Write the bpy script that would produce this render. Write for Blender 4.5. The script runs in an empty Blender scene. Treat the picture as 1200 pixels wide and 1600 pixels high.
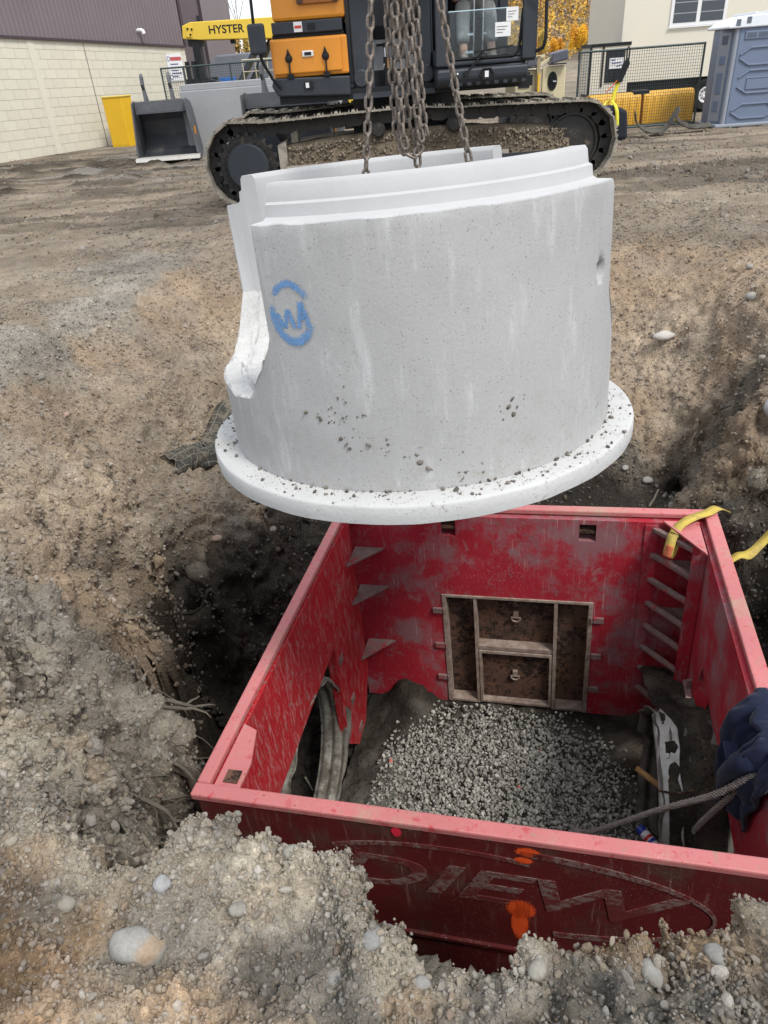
import bpy, bmesh, math, random
import numpy as np
from mathutils import Vector, Matrix
random.seed(7); RNG=np.random.default_rng(7)
S=bpy.context.scene; C=S.collection
R=math.radians
# ------------------------------------------------------------------ camera
cd=bpy.data.cameras.new('camera'); cam=bpy.data.objects.new('camera',cd); C.objects.link(cam); S.camera=cam
cd.sensor_fit='VERTICAL'; cd.sensor_height=24; cd.lens=24*1100/1600; cd.clip_start=.02; cd.clip_end=5000
th,ro=R(32.3),R(4.5)
fw=Vector((0,math.cos(th),-math.sin(th))); r0=Vector((1,0,0)); u0=r0.cross(fw)
rv=r0*math.cos(ro)-u0*math.sin(ro); uv=u0*math.cos(ro)+r0*math.sin(ro)
mw=Matrix((rv,uv,-fw)).transposed().to_4x4(); mw.translation=(0,0,1.6); cam.matrix_world=mw
# ------------------------------------------------------------------ sky, sun, exposure
w=bpy.data.worlds.new('World'); S.world=w; w.use_nodes=True
nt=w.node_tree; nt.nodes.clear(); N=nt.nodes.new; LK=nt.links.new
SUN_EL,SUN_AZ=R(56),R(142)          # azimuth measured from +Y towards +X
sky=N('ShaderNodeTexSky'); sky.sky_type='NISHITA'; sky.sun_disc=False; sky.sun_elevation=SUN_EL; sky.sun_rotation=SUN_AZ
tc=N('ShaderNodeTexCoord'); mp=N('ShaderNodeMapping'); mp.inputs['Scale'].default_value=(1.2,1.2,5.0)
nz=N('ShaderNodeTexNoise'); nz.inputs['Scale'].default_value=2.2; nz.inputs['Detail'].default_value=7; nz.inputs['Roughness'].default_value=.55
rp=N('ShaderNodeValToRGB'); rp.color_ramp.elements[0].position=.34; rp.color_ramp.elements[1].position=.56
rp.color_ramp.elements[0].color=(.45,.45,.45,1)
mx=N('ShaderNodeMix'); mx.data_type='RGBA'; mx.inputs['B'].default_value=(8.6,9.0,9.6,1)
bg=N('ShaderNodeBackground'); bg.inputs['Strength'].default_value=.09; ow=N('ShaderNodeOutputWorld')
LK(tc.outputs['Generated'],mp.inputs['Vector']); LK(mp.outputs[0],nz.inputs['Vector']); LK(nz.outputs[0],rp.inputs[0])
LK(rp.outputs[0],mx.inputs['Factor']); LK(sky.outputs[0],mx.inputs['A']); LK(mx.outputs['Result'],bg.inputs['Color']); LK(bg.outputs[0],ow.inputs[0])
sd=bpy.data.lights.new('sun','SUN'); sd.energy=1.75; sd.angle=R(14); sd.color=(1,.965,.91)
sun=bpy.data.objects.new('sun',sd); C.objects.link(sun)
sdir=Vector((math.sin(SUN_AZ)*math.cos(SUN_EL),math.cos(SUN_AZ)*math.cos(SUN_EL),math.sin(SUN_EL)))
sun.rotation_euler=sdir.to_track_quat('Z','Y').to_euler(); sun.location=(0,0,30)
S.view_settings.view_transform='Standard'; S.view_settings.look='None'; S.view_settings.gamma=1; S.view_settings.use_curve_mapping=False
S.view_settings.exposure=.85
S.cycles.max_bounces=6; S.cycles.diffuse_bounces=3; S.cycles.glossy_bounces=2; S.cycles.transparent_max_bounces=6

# ------------------------------------------------------------------ node helper
class G:
    def __init__(s,name,rough=.8,metal=0.,spec=.3):
        s.m=bpy.data.materials.new(name); s.m.use_nodes=True; s.t=s.m.node_tree
        s.b=s.t.nodes['Principled BSDF']; s.set('Roughness',rough); s.set('Metallic',metal); s.set('Specular IOR Level',spec)
        s.bumpn=None
    def n(s,t,**k):
        x=s.t.nodes.new('ShaderNode'+t)
        for a,v in k.items(): setattr(x,a,v)
        return x
    def put(s,sock,v):
        if isinstance(v,bpy.types.NodeSocket): s.t.links.new(v,sock)
        elif isinstance(v,tuple) and len(v)==3 and sock.type=='RGBA': sock.default_value=(*v,1)
        else: sock.default_value=v
    def set(s,k,v): s.put(s.b.inputs[k],v)
    def co(s,sc=(1,1,1),rot=(0,0,0),kind='Object'):
        x=s.n('TexCoord'); m=s.n('Mapping'); s.t.links.new(x.outputs[kind],m.inputs[0])
        m.inputs['Scale'].default_value=sc; m.inputs['Rotation'].default_value=rot; return m.outputs[0]
    def noise(s,sc,det=4,ro=.55,vec=None,dist=0.):
        x=s.n('TexNoise'); s.put(x.inputs['Vector'],vec if vec is not None else s.co())
        x.inputs['Scale'].default_value=sc; x.inputs['Detail'].default_value=det; x.inputs['Roughness'].default_value=ro; x.inputs['Distortion'].default_value=dist
        return x.outputs[0]
    def vor(s,sc,vec=None,feat='F1',rand=1.,out='Distance'):
        x=s.n('TexVoronoi',feature=feat); s.put(x.inputs['Vector'],vec if vec is not None else s.co())
        x.inputs['Scale'].default_value=sc; x.inputs['Randomness'].default_value=rand; return x.outputs[out]
    def step(s,v,a,b,lo=0.,hi=1.):
        x=s.n('MapRange',interpolation_type='SMOOTHSTEP'); s.put(x.inputs[0],v)
        for i,q in zip((1,2,3,4),(a,b,lo,hi)): s.put(x.inputs[i],q)
        return x.outputs[0]
    def mix(s,f,a,b,bl='MIX'):
        x=s.n('Mix',data_type='RGBA',blend_type=bl); s.put(x.inputs['Factor'],f); s.put(x.inputs['A'],a); s.put(x.inputs['B'],b); return x.outputs['Result']
    def ma(s,op,a,b=0.):
        x=s.n('Math',operation=op); s.put(x.inputs[0],a); s.put(x.inputs[1],b); return x.outputs[0]
    def attr(s,name):
        x=s.n('Attribute',attribute_name=name); return x
    def rnd(s): return s.n('ObjectInfo').outputs['Random']
    def col(s,v): s.set('Base Color',v); return s
    def bump(s,h,st=.4,d=.01):
        x=s.n('Bump'); x.inputs['Strength'].default_value=st; x.inputs['Distance'].default_value=d; s.put(x.inputs['Height'],h)
        if s.bumpn: s.t.links.new(s.bumpn,x.inputs['Normal'])
        s.bumpn=x.outputs[0]; s.set('Normal',s.bumpn); return s
def hsv(c,k): return tuple(x*k for x in c)
def simple(name,c,rough=.6,metal=0.,var=.25,sc=6,dirt=None,bump=.15,bsc=40,spec=.35,dsc=3.,damt=.55):
    """painted / plastic / metal surface: mottled colour, a dirt film of its own shape, fine relief"""
    g=G(name,rough,metal,spec); n1=g.noise(sc,5); base=g.mix(n1,hsv(c,1-var),hsv(c,1+var))
    if dirt:
        n2=g.noise(dsc,8,.68); base=g.mix(g.step(n2,damt,damt+.14,0,.85),base,dirt)
        g.set('Roughness',g.step(n2,damt,damt+.14,rough,.9))
    g.col(base); g.bump(g.noise(bsc,4),bump,.01); return g.m
MUD=(.20,.165,.125)
# ------------------------------------------------------------------ mesh helper
class MB:
    def __init__(s): s.v=[]; s.f=[]; s.mi=[]
    def add(s,vs,fs,mi=0):
        o=len(s.v); s.v+= [tuple(p) for p in vs]; s.f+=[tuple(i+o for i in f) for f in fs]; s.mi+=[mi]*len(fs); return s
    def box(s,c,d,rot=None,mi=0):
        x,y,z=d[0]/2,d[1]/2,d[2]/2
        vs=[Vector(p) for p in [(-x,-y,-z),(x,-y,-z),(x,y,-z),(-x,y,-z),(-x,-y,z),(x,-y,z),(x,y,z),(-x,y,z)]]
        if rot is not None: vs=[rot@p for p in vs]
        vs=[p+Vector(c) for p in vs]
        return s.add(vs,[(0,3,2,1),(4,5,6,7),(0,1,5,4),(1,2,6,5),(2,3,7,6),(3,0,4,7)],mi)
    def b2(s,a,b,mi=0): return s.box([(p+q)/2 for p,q in zip(a,b)],[abs(q-p) for p,q in zip(a,b)],None,mi)
    def bar(s,p0,p1,wd,ht,up=(0,0,1),mi=0):
        p0,p1=Vector(p0),Vector(p1); d=p1-p0; L=d.length; z=d/L; x=Vector(up).cross(z)
        if x.length<1e-5: x=Vector((1,0,0)).cross(z)
        x.normalize(); y=z.cross(x); return s.box((p0+p1)/2,(wd,ht,L),Matrix((x,y,z)).transposed(),mi)
    def cyl(s,p0,p1,r0,r1=None,n=16,cap=True,mi=0):
        r1=r0 if r1 is None else r1; p0,p1=Vector(p0),Vector(p1); z=(p1-p0).normalized()
        x=z.orthogonal().normalized(); y=z.cross(x); vs=[];fs=[]
        for p,r in ((p0,r0),(p1,r1)):
            vs+=[p+(x*math.cos(2*math.pi*i/n)+y*math.sin(2*math.pi*i/n))*r for i in range(n)]
        fs=[(i,(i+1)%n,n+(i+1)%n,n+i) for i in range(n)]
        if cap: fs+=[tuple(range(n))[::-1],tuple(range(n,2*n))]
        return s.add(vs,fs,mi)
    def tube(s,pts,r,n=8,closed=False,cap=True,mi=0,flat=1.):
        P=[Vector(p) for p in pts]; m=len(P); rr=r if isinstance(r,(list,tuple)) else [r]*m; vs=[];x=None
        for i in range(m):
            a=P[(i-1)%m] if (closed or i>0) else P[i]; b=P[(i+1)%m] if (closed or i<m-1) else P[i]
            z=(b-a).normalized()
            x=z.orthogonal().normalized() if x is None else (x-z*x.dot(z)).normalized()
            y=z.cross(x); vs+=[P[i]+(x*math.cos(2*math.pi*k/n)+y*flat*math.sin(2*math.pi*k/n))*rr[i] for k in range(n)]
        fs=[]
        for i in range(m if closed else m-1):
            a,b=i*n,((i+1)%m)*n; fs+=[(a+k,a+(k+1)%n,b+(k+1)%n,b+k) for k in range(n)]
        if cap and not closed: fs+=[tuple(range(n))[::-1],tuple(range((m-1)*n,m*n))]
        return s.add(vs,fs,mi)
    def prism(s,poly,ax,a0,a1,mi=0):
        """poly in the two axes other than ax (cyclic order kept as x,y,z), extruded along ax"""
        def p3(p,a): return {'x':(a,p[0],p[1]),'y':(p[0],a,p[1]),'z':(p[0],p[1],a)}[ax]
        n=len(poly); vs=[p3(p,a0) for p in poly]+[p3(p,a1) for p in poly]
        fs=[tuple(range(n)),tuple(range(n,2*n))[::-1]]+[((i+1)%n,i,n+i,n+(i+1)%n) for i in range(n)]
        return s.add(vs,fs,mi)
    def lathe(s,prof,n=32,o=(0,0,0),mi=0,ax='z'):
        vs=[];m=len(prof)
        for r,z in prof:
            for k in range(n):
                a=2*math.pi*k/n; p=(r*math.cos(a),r*math.sin(a),z)
                if ax=='y': p=(p[0],z,p[1])
                if ax=='x': p=(z,p[0],p[1])
                vs.append((p[0]+o[0],p[1]+o[1],p[2]+o[2]))
        fs=[(i*n+k,i*n+(k+1)%n,(i+1)*n+(k+1)%n,(i+1)*n+k) for i in range(m-1) for k in range(n)]
        return s.add(vs,fs,mi)
    def grid(s,rows,mi=0,closed=False):
        m=len(rows);n=len(rows[0]); vs=[p for r in rows for p in r]
        fs=[(i*n+k,i*n+(k+1)%n,(i+1)*n+(k+1)%n,(i+1)*n+k) for i in range(m-1) for k in range(n if closed else n-1)]
        return s.add(vs,fs,mi)
    def mesh(s,name,mats,smooth=None):
        me=bpy.data.meshes.new(name); me.from_pydata(s.v,[],s.f)
        for m in (mats if isinstance(mats,(list,tuple)) else [mats]): me.materials.append(m)
        if any(s.mi): me.polygons.foreach_set('material_index',s.mi)
        bm=bmesh.new(); bm.from_mesh(me); bmesh.ops.recalc_face_normals(bm,faces=bm.faces); bm.to_mesh(me); bm.free()
        if smooth is not None:
            me.polygons.foreach_set('use_smooth',[True]*len(me.polygons)); me.set_sharp_from_angle(angle=R(smooth))
        me.update(); return me
    def build(s,name,mats,parent=None,smooth=None,bevel=0,solid=0):
        o=bpy.data.objects.new(name,s.mesh(name,mats,smooth)); C.objects.link(o)
        if parent is not None: o.parent=parent
        if solid:
            md=o.modifiers.new('solidify','SOLIDIFY'); md.thickness=solid; md.offset=0
        if bevel:
            md=o.modifiers.new('bevel','BEVEL'); md.width=bevel; md.segments=2; md.limit_method='ANGLE'; md.angle_limit=R(40)
        return o
def inst(o,loc=None,rot=None,scale=None,parent=None,name=None):
    c=o.copy(); C.objects.link(c)
    if parent is not None: c.parent=parent
    if loc is not None: c.location=loc
    if rot is not None: c.rotation_euler=rot
    if scale is not None: c.scale=scale
    return c
def tag(o,label,cat,group=None):
    o['label']=label; o['category']=cat
    if group: o['group']=group
    return o
def thing(name,label,cat,loc=(0,0,0),rz=0.,group=None):
    o=bpy.data.objects.new(name,None); C.objects.link(o); o.location=loc; o.rotation_euler=(0,0,rz); o.empty_display_size=.1
    return tag(o,label,cat,group)
def struct(o,kind='structure'): o['kind']=kind; return o
def copy_tree(o,parent=None):
    c=o.copy(); C.objects.link(c)
    if parent is not None: c.parent=parent
    for ch in list(o.children): copy_tree(ch,c)
    return c
def text_part(body,name,mat,parent,loc,rot,size,depth=.003,align='CENTER',sx=1.,shear=0.):
    cu=bpy.data.curves.new(name,'FONT'); cu.body=body; cu.size=size; cu.extrude=depth; cu.align_x=align; cu.align_y='CENTER'; cu.shear=shear; cu.offset=size*.015
    t=bpy.data.objects.new('tmp',cu); C.objects.link(t); bpy.context.view_layer.update()
    me=bpy.data.meshes.new_from_object(t.evaluated_get(bpy.context.evaluated_depsgraph_get())); bpy.data.objects.remove(t)
    me.materials.clear(); me.materials.append(mat)
    o=bpy.data.objects.new(name,me); C.objects.link(o); o.parent=parent; o.location=loc; o.rotation_euler=rot; o.scale=(sx,1,1); return o
# ------------------------------------------------------------------ numpy noise
def _h(ix,iy,iz,sd):
    h=(ix.astype(np.uint32)*np.uint32(374761393)+iy.astype(np.uint32)*np.uint32(668265263)+iz.astype(np.uint32)*np.uint32(2147483647)+np.uint32(sd*2654435761&0xffffffff))
    h=(h^(h>>np.uint32(13)))*np.uint32(1274126177); h=(h^(h>>np.uint32(16)))*np.uint32(2246822519); h^=h>>np.uint32(13)
    return (h&np.uint32(0xffffff)).astype(np.float32)/np.float32(0xffffff)
def vn(x,y,z,sd=0):
    """value noise 0..1"""
    fx,fy,fz=np.floor(x),np.floor(y),np.floor(z); ix,iy,iz=fx.astype(np.int64),fy.astype(np.int64),fz.astype(np.int64)
    x=(x-fx).astype(np.float32);y=(y-fy).astype(np.float32);z=(z-fz).astype(np.float32)
    x=x*x*x*(x*(x*6-15)+10);y=y*y*y*(y*(y*6-15)+10);z=z*z*z*(z*(z*6-15)+10)
    r=0
    for dx in (0,1):
        for dy in (0,1):
            for dz in (0,1):
                r=r+_h(ix+dx,iy+dy,iz+dz,sd)*(x if dx else 1-x)*(y if dy else 1-y)*(z if dz else 1-z)
    return r
def worley(x,y,z,sd=0):
    '''distance to the nearest of the scattered cell points'''
    fx,fy,fz=np.floor(x).astype(np.int64),np.floor(y).astype(np.int64),np.floor(z).astype(np.int64); best=np.full(x.shape,9.,np.float32)
    for dx in (-1,0,1):
        for dy in (-1,0,1):
            for dz in (-1,0,1):
                a,b,c=fx+dx,fy+dy,fz+dz
                q=(a+_h(a,b,c,sd)-x)**2+(b+_h(a,b,c,sd+1)-y)**2+(c+_h(a,b,c,sd+2)-z)**2
                best=np.minimum(best,q)
    return np.sqrt(best)
def fbm(x,y,z,oct=4,sd=0,gain=.5):
    r=0;a=1.;t=0.
    for i in range(oct):
        r=r+a*vn(x,y,z,sd+i); t+=a; a*=gain; x,y,z=x*2.03+3.1,y*2.03+1.7,z*2.03+5.3
    return r/t
def nbox(bx,by,bz): return fbm(np.array([bx]),np.array([by]),np.array([bz]))[0]
# ================================================================== THE GROUND
CTRL=[(-7.06,15.43,0.00,'y'),(-4.07,11.85,0.00,'y'),(-2.84,13.20,0.00,'y'),(-3.99,8.13,0.00,'y'),(-3.19,8.47,0.00,'y'),(-2.40,8.87,0.00,'y'),(-2.99,6.01,0.00,'y'),(-2.86,6.88,0.00,'y'),
(-2.52,7.88,0.00,'g'),(4.43,12.06,0.00,'y'),(5.50,12.21,0.00,'y'),(5.27,10.06,0.00,'y'),(3.34,9.39,0.00,'y'),(3.92,8.86,0.00,'y'),(3.97,7.42,0.00,'y'),(-20.00,20.00,0.00,'y'),
(0.00,20.00,0.00,'y'),(20.00,20.00,0.00,'y'),(-20.00,60.00,0.00,'y'),(20.00,60.00,0.00,'y'),(0.00,60.00,0.00,'y'),(0.00,12.00,0.00,'y'),(-3.00,12.00,0.00,'y'),(3.00,12.00,0.00,'y'),
(0.00,9.60,0.00,'y'),(1.50,9.60,0.00,'y'),(6.00,9.00,0.00,'y'),(9.00,12.00,0.00,'y'),(-7.00,12.00,0.00,'y'),(-6.00,7.00,0.00,'y'),(-4.50,4.50,0.02,'y'),(-3.20,3.00,0.02,'y'),
(-6.00,0.00,0.00,'y'),(-20.00,5.00,0.00,'y'),(5.00,5.00,0.00,'y'),(7.00,2.00,0.00,'y'),(20.00,5.00,0.00,'y'),(0.00,-2.00,0.00,'s'),(-3.00,-2.00,0.00,'s'),(3.00,-2.00,0.00,'s'),
(-10.00,-10.00,0.00,'s'),(10.00,-10.00,0.00,'s'),(0.00,0.20,0.00,'s'),(-1.00,0.30,0.00,'s'),(1.00,0.30,0.00,'s'),(-2.00,1.00,0.02,'s'),(-2.20,2.00,0.02,'s'),(-2.74,4.53,0.00,'g'),
(-2.66,4.99,0.03,'g'),(-2.57,5.47,0.03,'g'),(-2.52,5.93,0.03,'g'),(-2.46,6.58,0.02,'g'),(-2.36,7.28,0.00,'g'),(-2.09,7.51,0.00,'g'),(-1.80,7.69,0.00,'y'),(-1.37,7.99,0.00,'y'),
(-2.95,4.30,0.00,'g'),(-2.60,3.50,0.00,'g'),(-2.15,2.90,0.00,'g'),(-0.50,8.30,0.00,'y'),(0.50,8.60,0.00,'y'),(1.50,8.70,0.00,'y'),(2.30,8.70,0.00,'y'),(2.85,8.60,0.00,'y'),
(3.32,8.26,0.00,'y'),(3.62,7.50,0.00,'y'),(-2.29,4.53,-0.22,'o'),(-1.58,7.27,-0.30,'o'),(-2.30,5.75,-0.30,'o'),(-1.96,6.66,-0.28,'o'),(-1.76,7.37,-0.12,'o'),(-2.00,3.58,-0.30,'t'),
(-2.02,4.65,-0.50,'t'),(-1.74,5.42,-0.55,'t'),(-1.43,6.11,-0.50,'t'),(-1.85,2.92,-0.30,'t'),(-1.77,3.25,-0.50,'t'),(-1.78,4.09,-0.72,'t'),(-1.59,4.85,-0.85,'t'),(-1.38,5.44,-0.82,'t'),
(-1.64,2.60,-0.42,'g'),(-1.65,2.48,-0.25,'g'),(-1.61,3.11,-0.72,'o'),(-1.53,3.86,-0.95,'o'),(-1.29,4.55,-1.10,'o'),(-0.91,4.83,-1.25,'o'),(-1.48,3.09,-0.90,'o'),(-1.47,2.81,-0.90,'m'),
(-1.42,3.36,-1.08,'m'),(-1.36,4.04,-1.20,'m'),(-1.10,4.60,-1.35,'m'),(-0.69,5.01,-1.50,'m'),(-1.27,3.98,-1.50,'m'),(-1.55,3.48,-1.70,'m'),(-1.12,4.39,-1.60,'m'),(-1.45,4.06,-2.05,'m'),
(-0.83,4.89,-1.80,'d'),(-1.09,4.29,-2.10,'d'),(-1.36,3.83,-2.30,'d'),(-1.57,3.72,-2.50,'d'),(-0.85,5.06,-2.20,'d'),(-1.37,1.89,0.00,'s'),(-1.22,1.59,0.00,'s'),(-1.09,1.38,0.00,'s'),
(-0.95,1.21,0.00,'s'),(-0.82,1.10,0.00,'s'),(-0.70,1.05,0.00,'s'),(-1.39,2.06,-0.18,'w'),(-1.31,1.79,-0.20,'w'),(-1.15,1.53,-0.20,'w'),(-1.01,1.35,-0.18,'w'),(-1.45,2.11,-0.40,'w'),
(-1.34,1.89,-0.42,'w'),(-1.44,2.28,-0.50,'w'),(-1.37,1.72,0.02,'s'),(-1.23,1.45,0.02,'s'),(-1.13,1.35,0.02,'s'),(-1.04,1.20,0.02,'s'),(-0.92,1.08,0.02,'s'),(-0.83,1.00,0.02,'s'),
(-1.28,1.72,0.01,'s'),(-1.15,1.48,0.00,'s'),(-1.02,1.29,0.00,'s'),(-1.37,2.13,-0.62,'w'),(-1.15,1.73,-0.50,'w'),(-0.95,1.50,-0.42,'w'),(-1.39,2.46,-0.85,'w'),(-1.29,2.34,-0.95,'w'),
(-1.13,2.02,-0.88,'w'),(-1.03,1.73,-0.75,'w'),(-1.27,2.55,-1.05,'w'),(-1.12,2.48,-1.10,'w'),(-1.11,2.23,-1.08,'w'),(-1.09,1.99,-1.00,'w'),(-0.62,1.06,0.00,'s'),(-0.57,1.10,0.02,'s'),
(-0.46,1.09,0.03,'s'),(-0.35,1.07,0.02,'s'),(-0.25,1.03,0.00,'s'),(-0.13,0.99,0.00,'s'),(-0.10,0.91,-0.02,'s'),(-0.05,0.85,-0.02,'s'),(-0.02,0.81,-0.03,'s'),(0.06,0.76,-0.04,'s'),
(0.17,0.76,-0.07,'s'),(0.27,0.78,-0.04,'s'),(0.38,0.77,0.00,'s'),(0.47,0.74,0.00,'s'),(0.60,0.73,0.00,'s'),(0.73,0.73,0.02,'s'),(0.86,0.73,0.02,'s'),(-0.66,1.12,-0.30,'m'),
(-0.72,1.23,-1.10,'d'),(-0.83,1.42,-2.20,'d'),(-0.60,1.16,-0.30,'m'),(-0.66,1.27,-1.10,'d'),(-0.76,1.47,-2.20,'d'),(-0.49,1.16,-0.30,'m'),(-0.54,1.28,-1.10,'d'),(-0.62,1.48,-2.20,'d'),
(-0.37,1.14,-0.30,'m'),(-0.41,1.26,-1.10,'d'),(-0.48,1.47,-2.20,'d'),(-0.27,1.10,-0.30,'m'),(-0.30,1.22,-1.10,'d'),(-0.35,1.44,-2.20,'d'),(-0.14,1.06,-0.30,'m'),(-0.15,1.19,-1.10,'d'),
(-0.18,1.41,-2.20,'d'),(-0.12,1.11,-1.10,'d'),(-0.15,1.32,-2.20,'d'),(-0.06,0.91,-0.30,'m'),(-0.07,1.04,-1.10,'d'),(-0.08,1.26,-2.20,'d'),(-0.02,0.88,-0.30,'m'),(-0.02,1.01,-1.10,'d'),
(-0.03,1.23,-2.20,'d'),(0.07,0.83,-0.30,'m'),(0.08,0.96,-1.10,'d'),(0.10,1.18,-2.20,'d'),(0.19,0.83,-0.30,'m'),(0.22,0.96,-1.10,'d'),(0.27,1.17,-2.20,'d'),(0.30,0.85,-0.30,'m'),
(0.34,0.97,-1.10,'d'),(0.41,1.18,-2.20,'d'),(0.41,0.83,-0.30,'m'),(0.47,0.95,-1.10,'d'),(0.56,1.14,-2.20,'d'),(0.50,0.80,-0.30,'m'),(0.57,0.91,-1.10,'d'),(0.69,1.10,-2.20,'d'),
(0.64,0.79,-0.30,'m'),(0.72,0.89,-1.10,'d'),(0.86,1.06,-2.20,'d'),(0.78,0.78,-0.30,'m'),(0.87,0.87,-1.10,'d'),(1.02,1.03,-2.20,'d'),(0.91,0.77,-0.30,'m'),(1.01,0.86,-1.10,'d'),
(1.18,1.00,-2.20,'d'),(-0.52,1.00,0.03,'s'),(-0.34,0.99,0.03,'s'),(-0.44,0.92,0.00,'s'),(-0.25,0.91,0.00,'s'),(-0.75,0.95,0.00,'s'),(-0.89,0.95,0.02,'s'),(-0.05,0.72,-0.03,'s'),
(-0.65,0.85,-0.05,'q'),(-0.51,0.84,-0.06,'q'),(-0.36,0.77,-0.05,'q'),(-0.47,0.90,-0.03,'q'),(-0.19,0.69,-0.05,'q'),(-0.26,0.81,-0.03,'q'),(-0.79,0.92,-0.02,'y'),(-0.90,0.99,0.00,'y'),
(-0.92,0.85,0.03,'t'),(-0.76,0.81,0.04,'t'),(-0.60,0.74,0.04,'t'),(-0.46,0.70,0.04,'t'),(-0.33,0.65,0.03,'t'),(-0.73,0.72,0.03,'t'),(0.13,0.69,-0.02,'q'),(0.32,0.69,0.00,'q'),
(0.50,0.67,0.00,'q'),(0.62,0.63,0.00,'q'),(0.02,0.65,-0.03,'q'),(2.60,7.15,-0.15,'o'),(3.02,7.04,-0.28,'o'),(2.58,6.60,-0.50,'o'),(3.27,6.27,-0.12,'o'),(3.15,5.59,-0.10,'o'),
(2.64,5.88,-0.75,'t'),(2.43,6.06,-0.80,'t'),(2.43,5.37,-1.00,'t'),(2.58,5.01,-0.85,'t'),(2.72,6.16,-0.50,'t'),(2.17,5.54,-1.05,'o'),(2.82,5.15,-0.50,'o'),(2.60,4.32,-0.45,'o'),
(2.35,5.07,-1.20,'o'),(2.61,4.55,-0.85,'o'),(2.74,4.62,-0.30,'m'),(2.15,5.03,-1.40,'m'),(2.51,4.70,-1.25,'m'),(2.46,3.89,-0.70,'m'),(2.47,4.95,-1.60,'d'),(2.55,3.89,-1.10,'d'),
(2.60,4.03,-1.75,'d'),(2.63,3.83,-1.60,'d'),(2.66,3.71,-2.10,'d'),(1.87,4.96,-1.55,'d'),(3.20,3.60,-0.60,'m'),(3.00,2.90,-0.60,'m'),(2.90,2.00,-0.60,'m'),(3.60,4.00,0.00,'y'),
(3.40,3.00,0.00,'y'),(3.30,2.00,0.00,'y'),(3.00,1.00,0.00,'y'),(4.00,5.50,0.00,'y'),(2.65,2.40,-1.80,'d'),(2.35,1.60,-2.00,'d'),(2.50,2.00,-2.00,'d'),(-0.60,6.60,-0.80,'t'),
(0.40,7.20,-0.70,'t'),(1.40,7.40,-0.60,'t'),(-0.90,5.60,-1.10,'t'),(0.20,5.90,-1.10,'t'),(1.30,5.90,-1.10,'t'),(0.30,7.90,-0.25,'t'),(1.50,8.10,-0.20,'t'),(-0.30,5.00,-1.60,'d'),
(0.60,4.90,-1.60,'d'),(1.40,4.75,-1.60,'d'),(-0.91,1.93,-2.92,'d'),(-0.80,2.32,-2.92,'d'),(-0.70,2.70,-2.92,'d'),(-0.59,3.11,-2.92,'d'),(-0.49,3.50,-2.92,'d'),(-0.38,3.89,-2.92,'d'),
(-0.28,4.29,-2.92,'d'),(-0.52,1.83,-2.92,'d'),(-0.42,2.21,-2.92,'d'),(-0.31,2.60,-2.91,'d'),(-0.21,3.00,-2.91,'d'),(-0.10,3.40,-2.91,'d'),(0.00,3.79,-2.92,'d'),(0.11,4.18,-2.92,'d'),
(-0.13,1.72,-2.92,'d'),(-0.03,2.11,-2.91,'d'),(0.07,2.50,-2.89,'d'),(0.18,2.90,-2.88,'d'),(0.29,3.30,-2.89,'d'),(0.39,3.68,-2.91,'d'),(0.50,4.08,-2.92,'d'),(0.27,1.61,-2.92,'d'),
(0.37,2.00,-2.91,'d'),(0.48,2.39,-2.88,'d'),(0.59,2.79,-2.87,'d'),(0.69,3.19,-2.89,'d'),(0.80,3.57,-2.91,'d'),(0.90,3.97,-2.92,'d'),(0.67,1.51,-2.92,'d'),(0.77,1.89,-2.91,'d'),
(0.87,2.28,-2.89,'d'),(0.98,2.69,-2.89,'d'),(1.09,3.08,-2.90,'d'),(1.19,3.47,-2.91,'d'),(1.30,3.87,-2.92,'d'),(1.05,1.40,-2.92,'d'),(1.16,1.79,-2.92,'d'),(1.26,2.18,-2.91,'d'),
(1.37,2.58,-2.91,'d'),(1.48,2.98,-2.91,'d'),(1.58,3.37,-2.92,'d'),(1.68,3.76,-2.92,'d'),(1.45,1.30,-2.92,'d'),(1.55,1.69,-2.92,'d'),(1.66,2.07,-2.92,'d'),(1.77,2.48,-2.92,'d'),
(1.87,2.87,-2.92,'d'),(1.97,3.26,-2.92,'d'),(2.08,3.66,-2.92,'d'),(-1.02,1.84,-3.20,'d'),(-1.10,1.86,-3.00,'d'),(-0.98,2.01,-3.20,'d'),(-1.05,2.03,-3.00,'d'),(-0.93,2.18,-3.20,'d'),
(-1.00,2.20,-3.00,'d'),(-0.89,2.36,-3.20,'d'),(-0.96,2.38,-3.00,'d'),(-0.84,2.53,-3.20,'d'),(-0.91,2.55,-3.00,'d'),(-0.79,2.73,-3.20,'d'),(-0.86,2.74,-3.00,'d'),(-0.71,3.01,-3.20,'d'),
(-0.61,3.40,-3.20,'d'),(-0.50,3.79,-2.50,'d'),(-0.40,4.17,-2.50,'d'),(-1.04,3.00,-3.00,'d'),(1.84,2.23,-2.30,'d'),(-0.97,3.24,-3.00,'d'),(1.91,2.47,-2.30,'d'),(-0.91,3.48,-3.00,'d'),
(1.97,2.71,-2.30,'d'),(0.05,4.34,-2.20,'d'),(0.73,4.16,-2.20,'d'),(1.40,3.98,-2.20,'d'),(1.98,3.83,-2.20,'d'),]
PX=np.array([c[0] for c in CTRL]);PY=np.array([c[1] for c in CTRL]);PZ=np.array([c[2] for c in CTRL]);PT=np.array(['tosygmdqw'.index(c[3]) for c in CTRL])
_D=np.hypot(PX[:,None]-PX[None],PY[:,None]-PY[None]); _W=np.linalg.solve(_D-np.eye(len(PX))*.004,PZ-0.)
def height(x,y):
    sh=x.shape; x=x.ravel();y=y.ravel(); o=np.zeros(len(x))
    for i in range(0,len(x),60000):
        o[i:i+60000]=np.hypot(x[i:i+60000,None]-PX,y[i:i+60000,None]-PY)@_W
    return o.reshape(sh)
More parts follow.
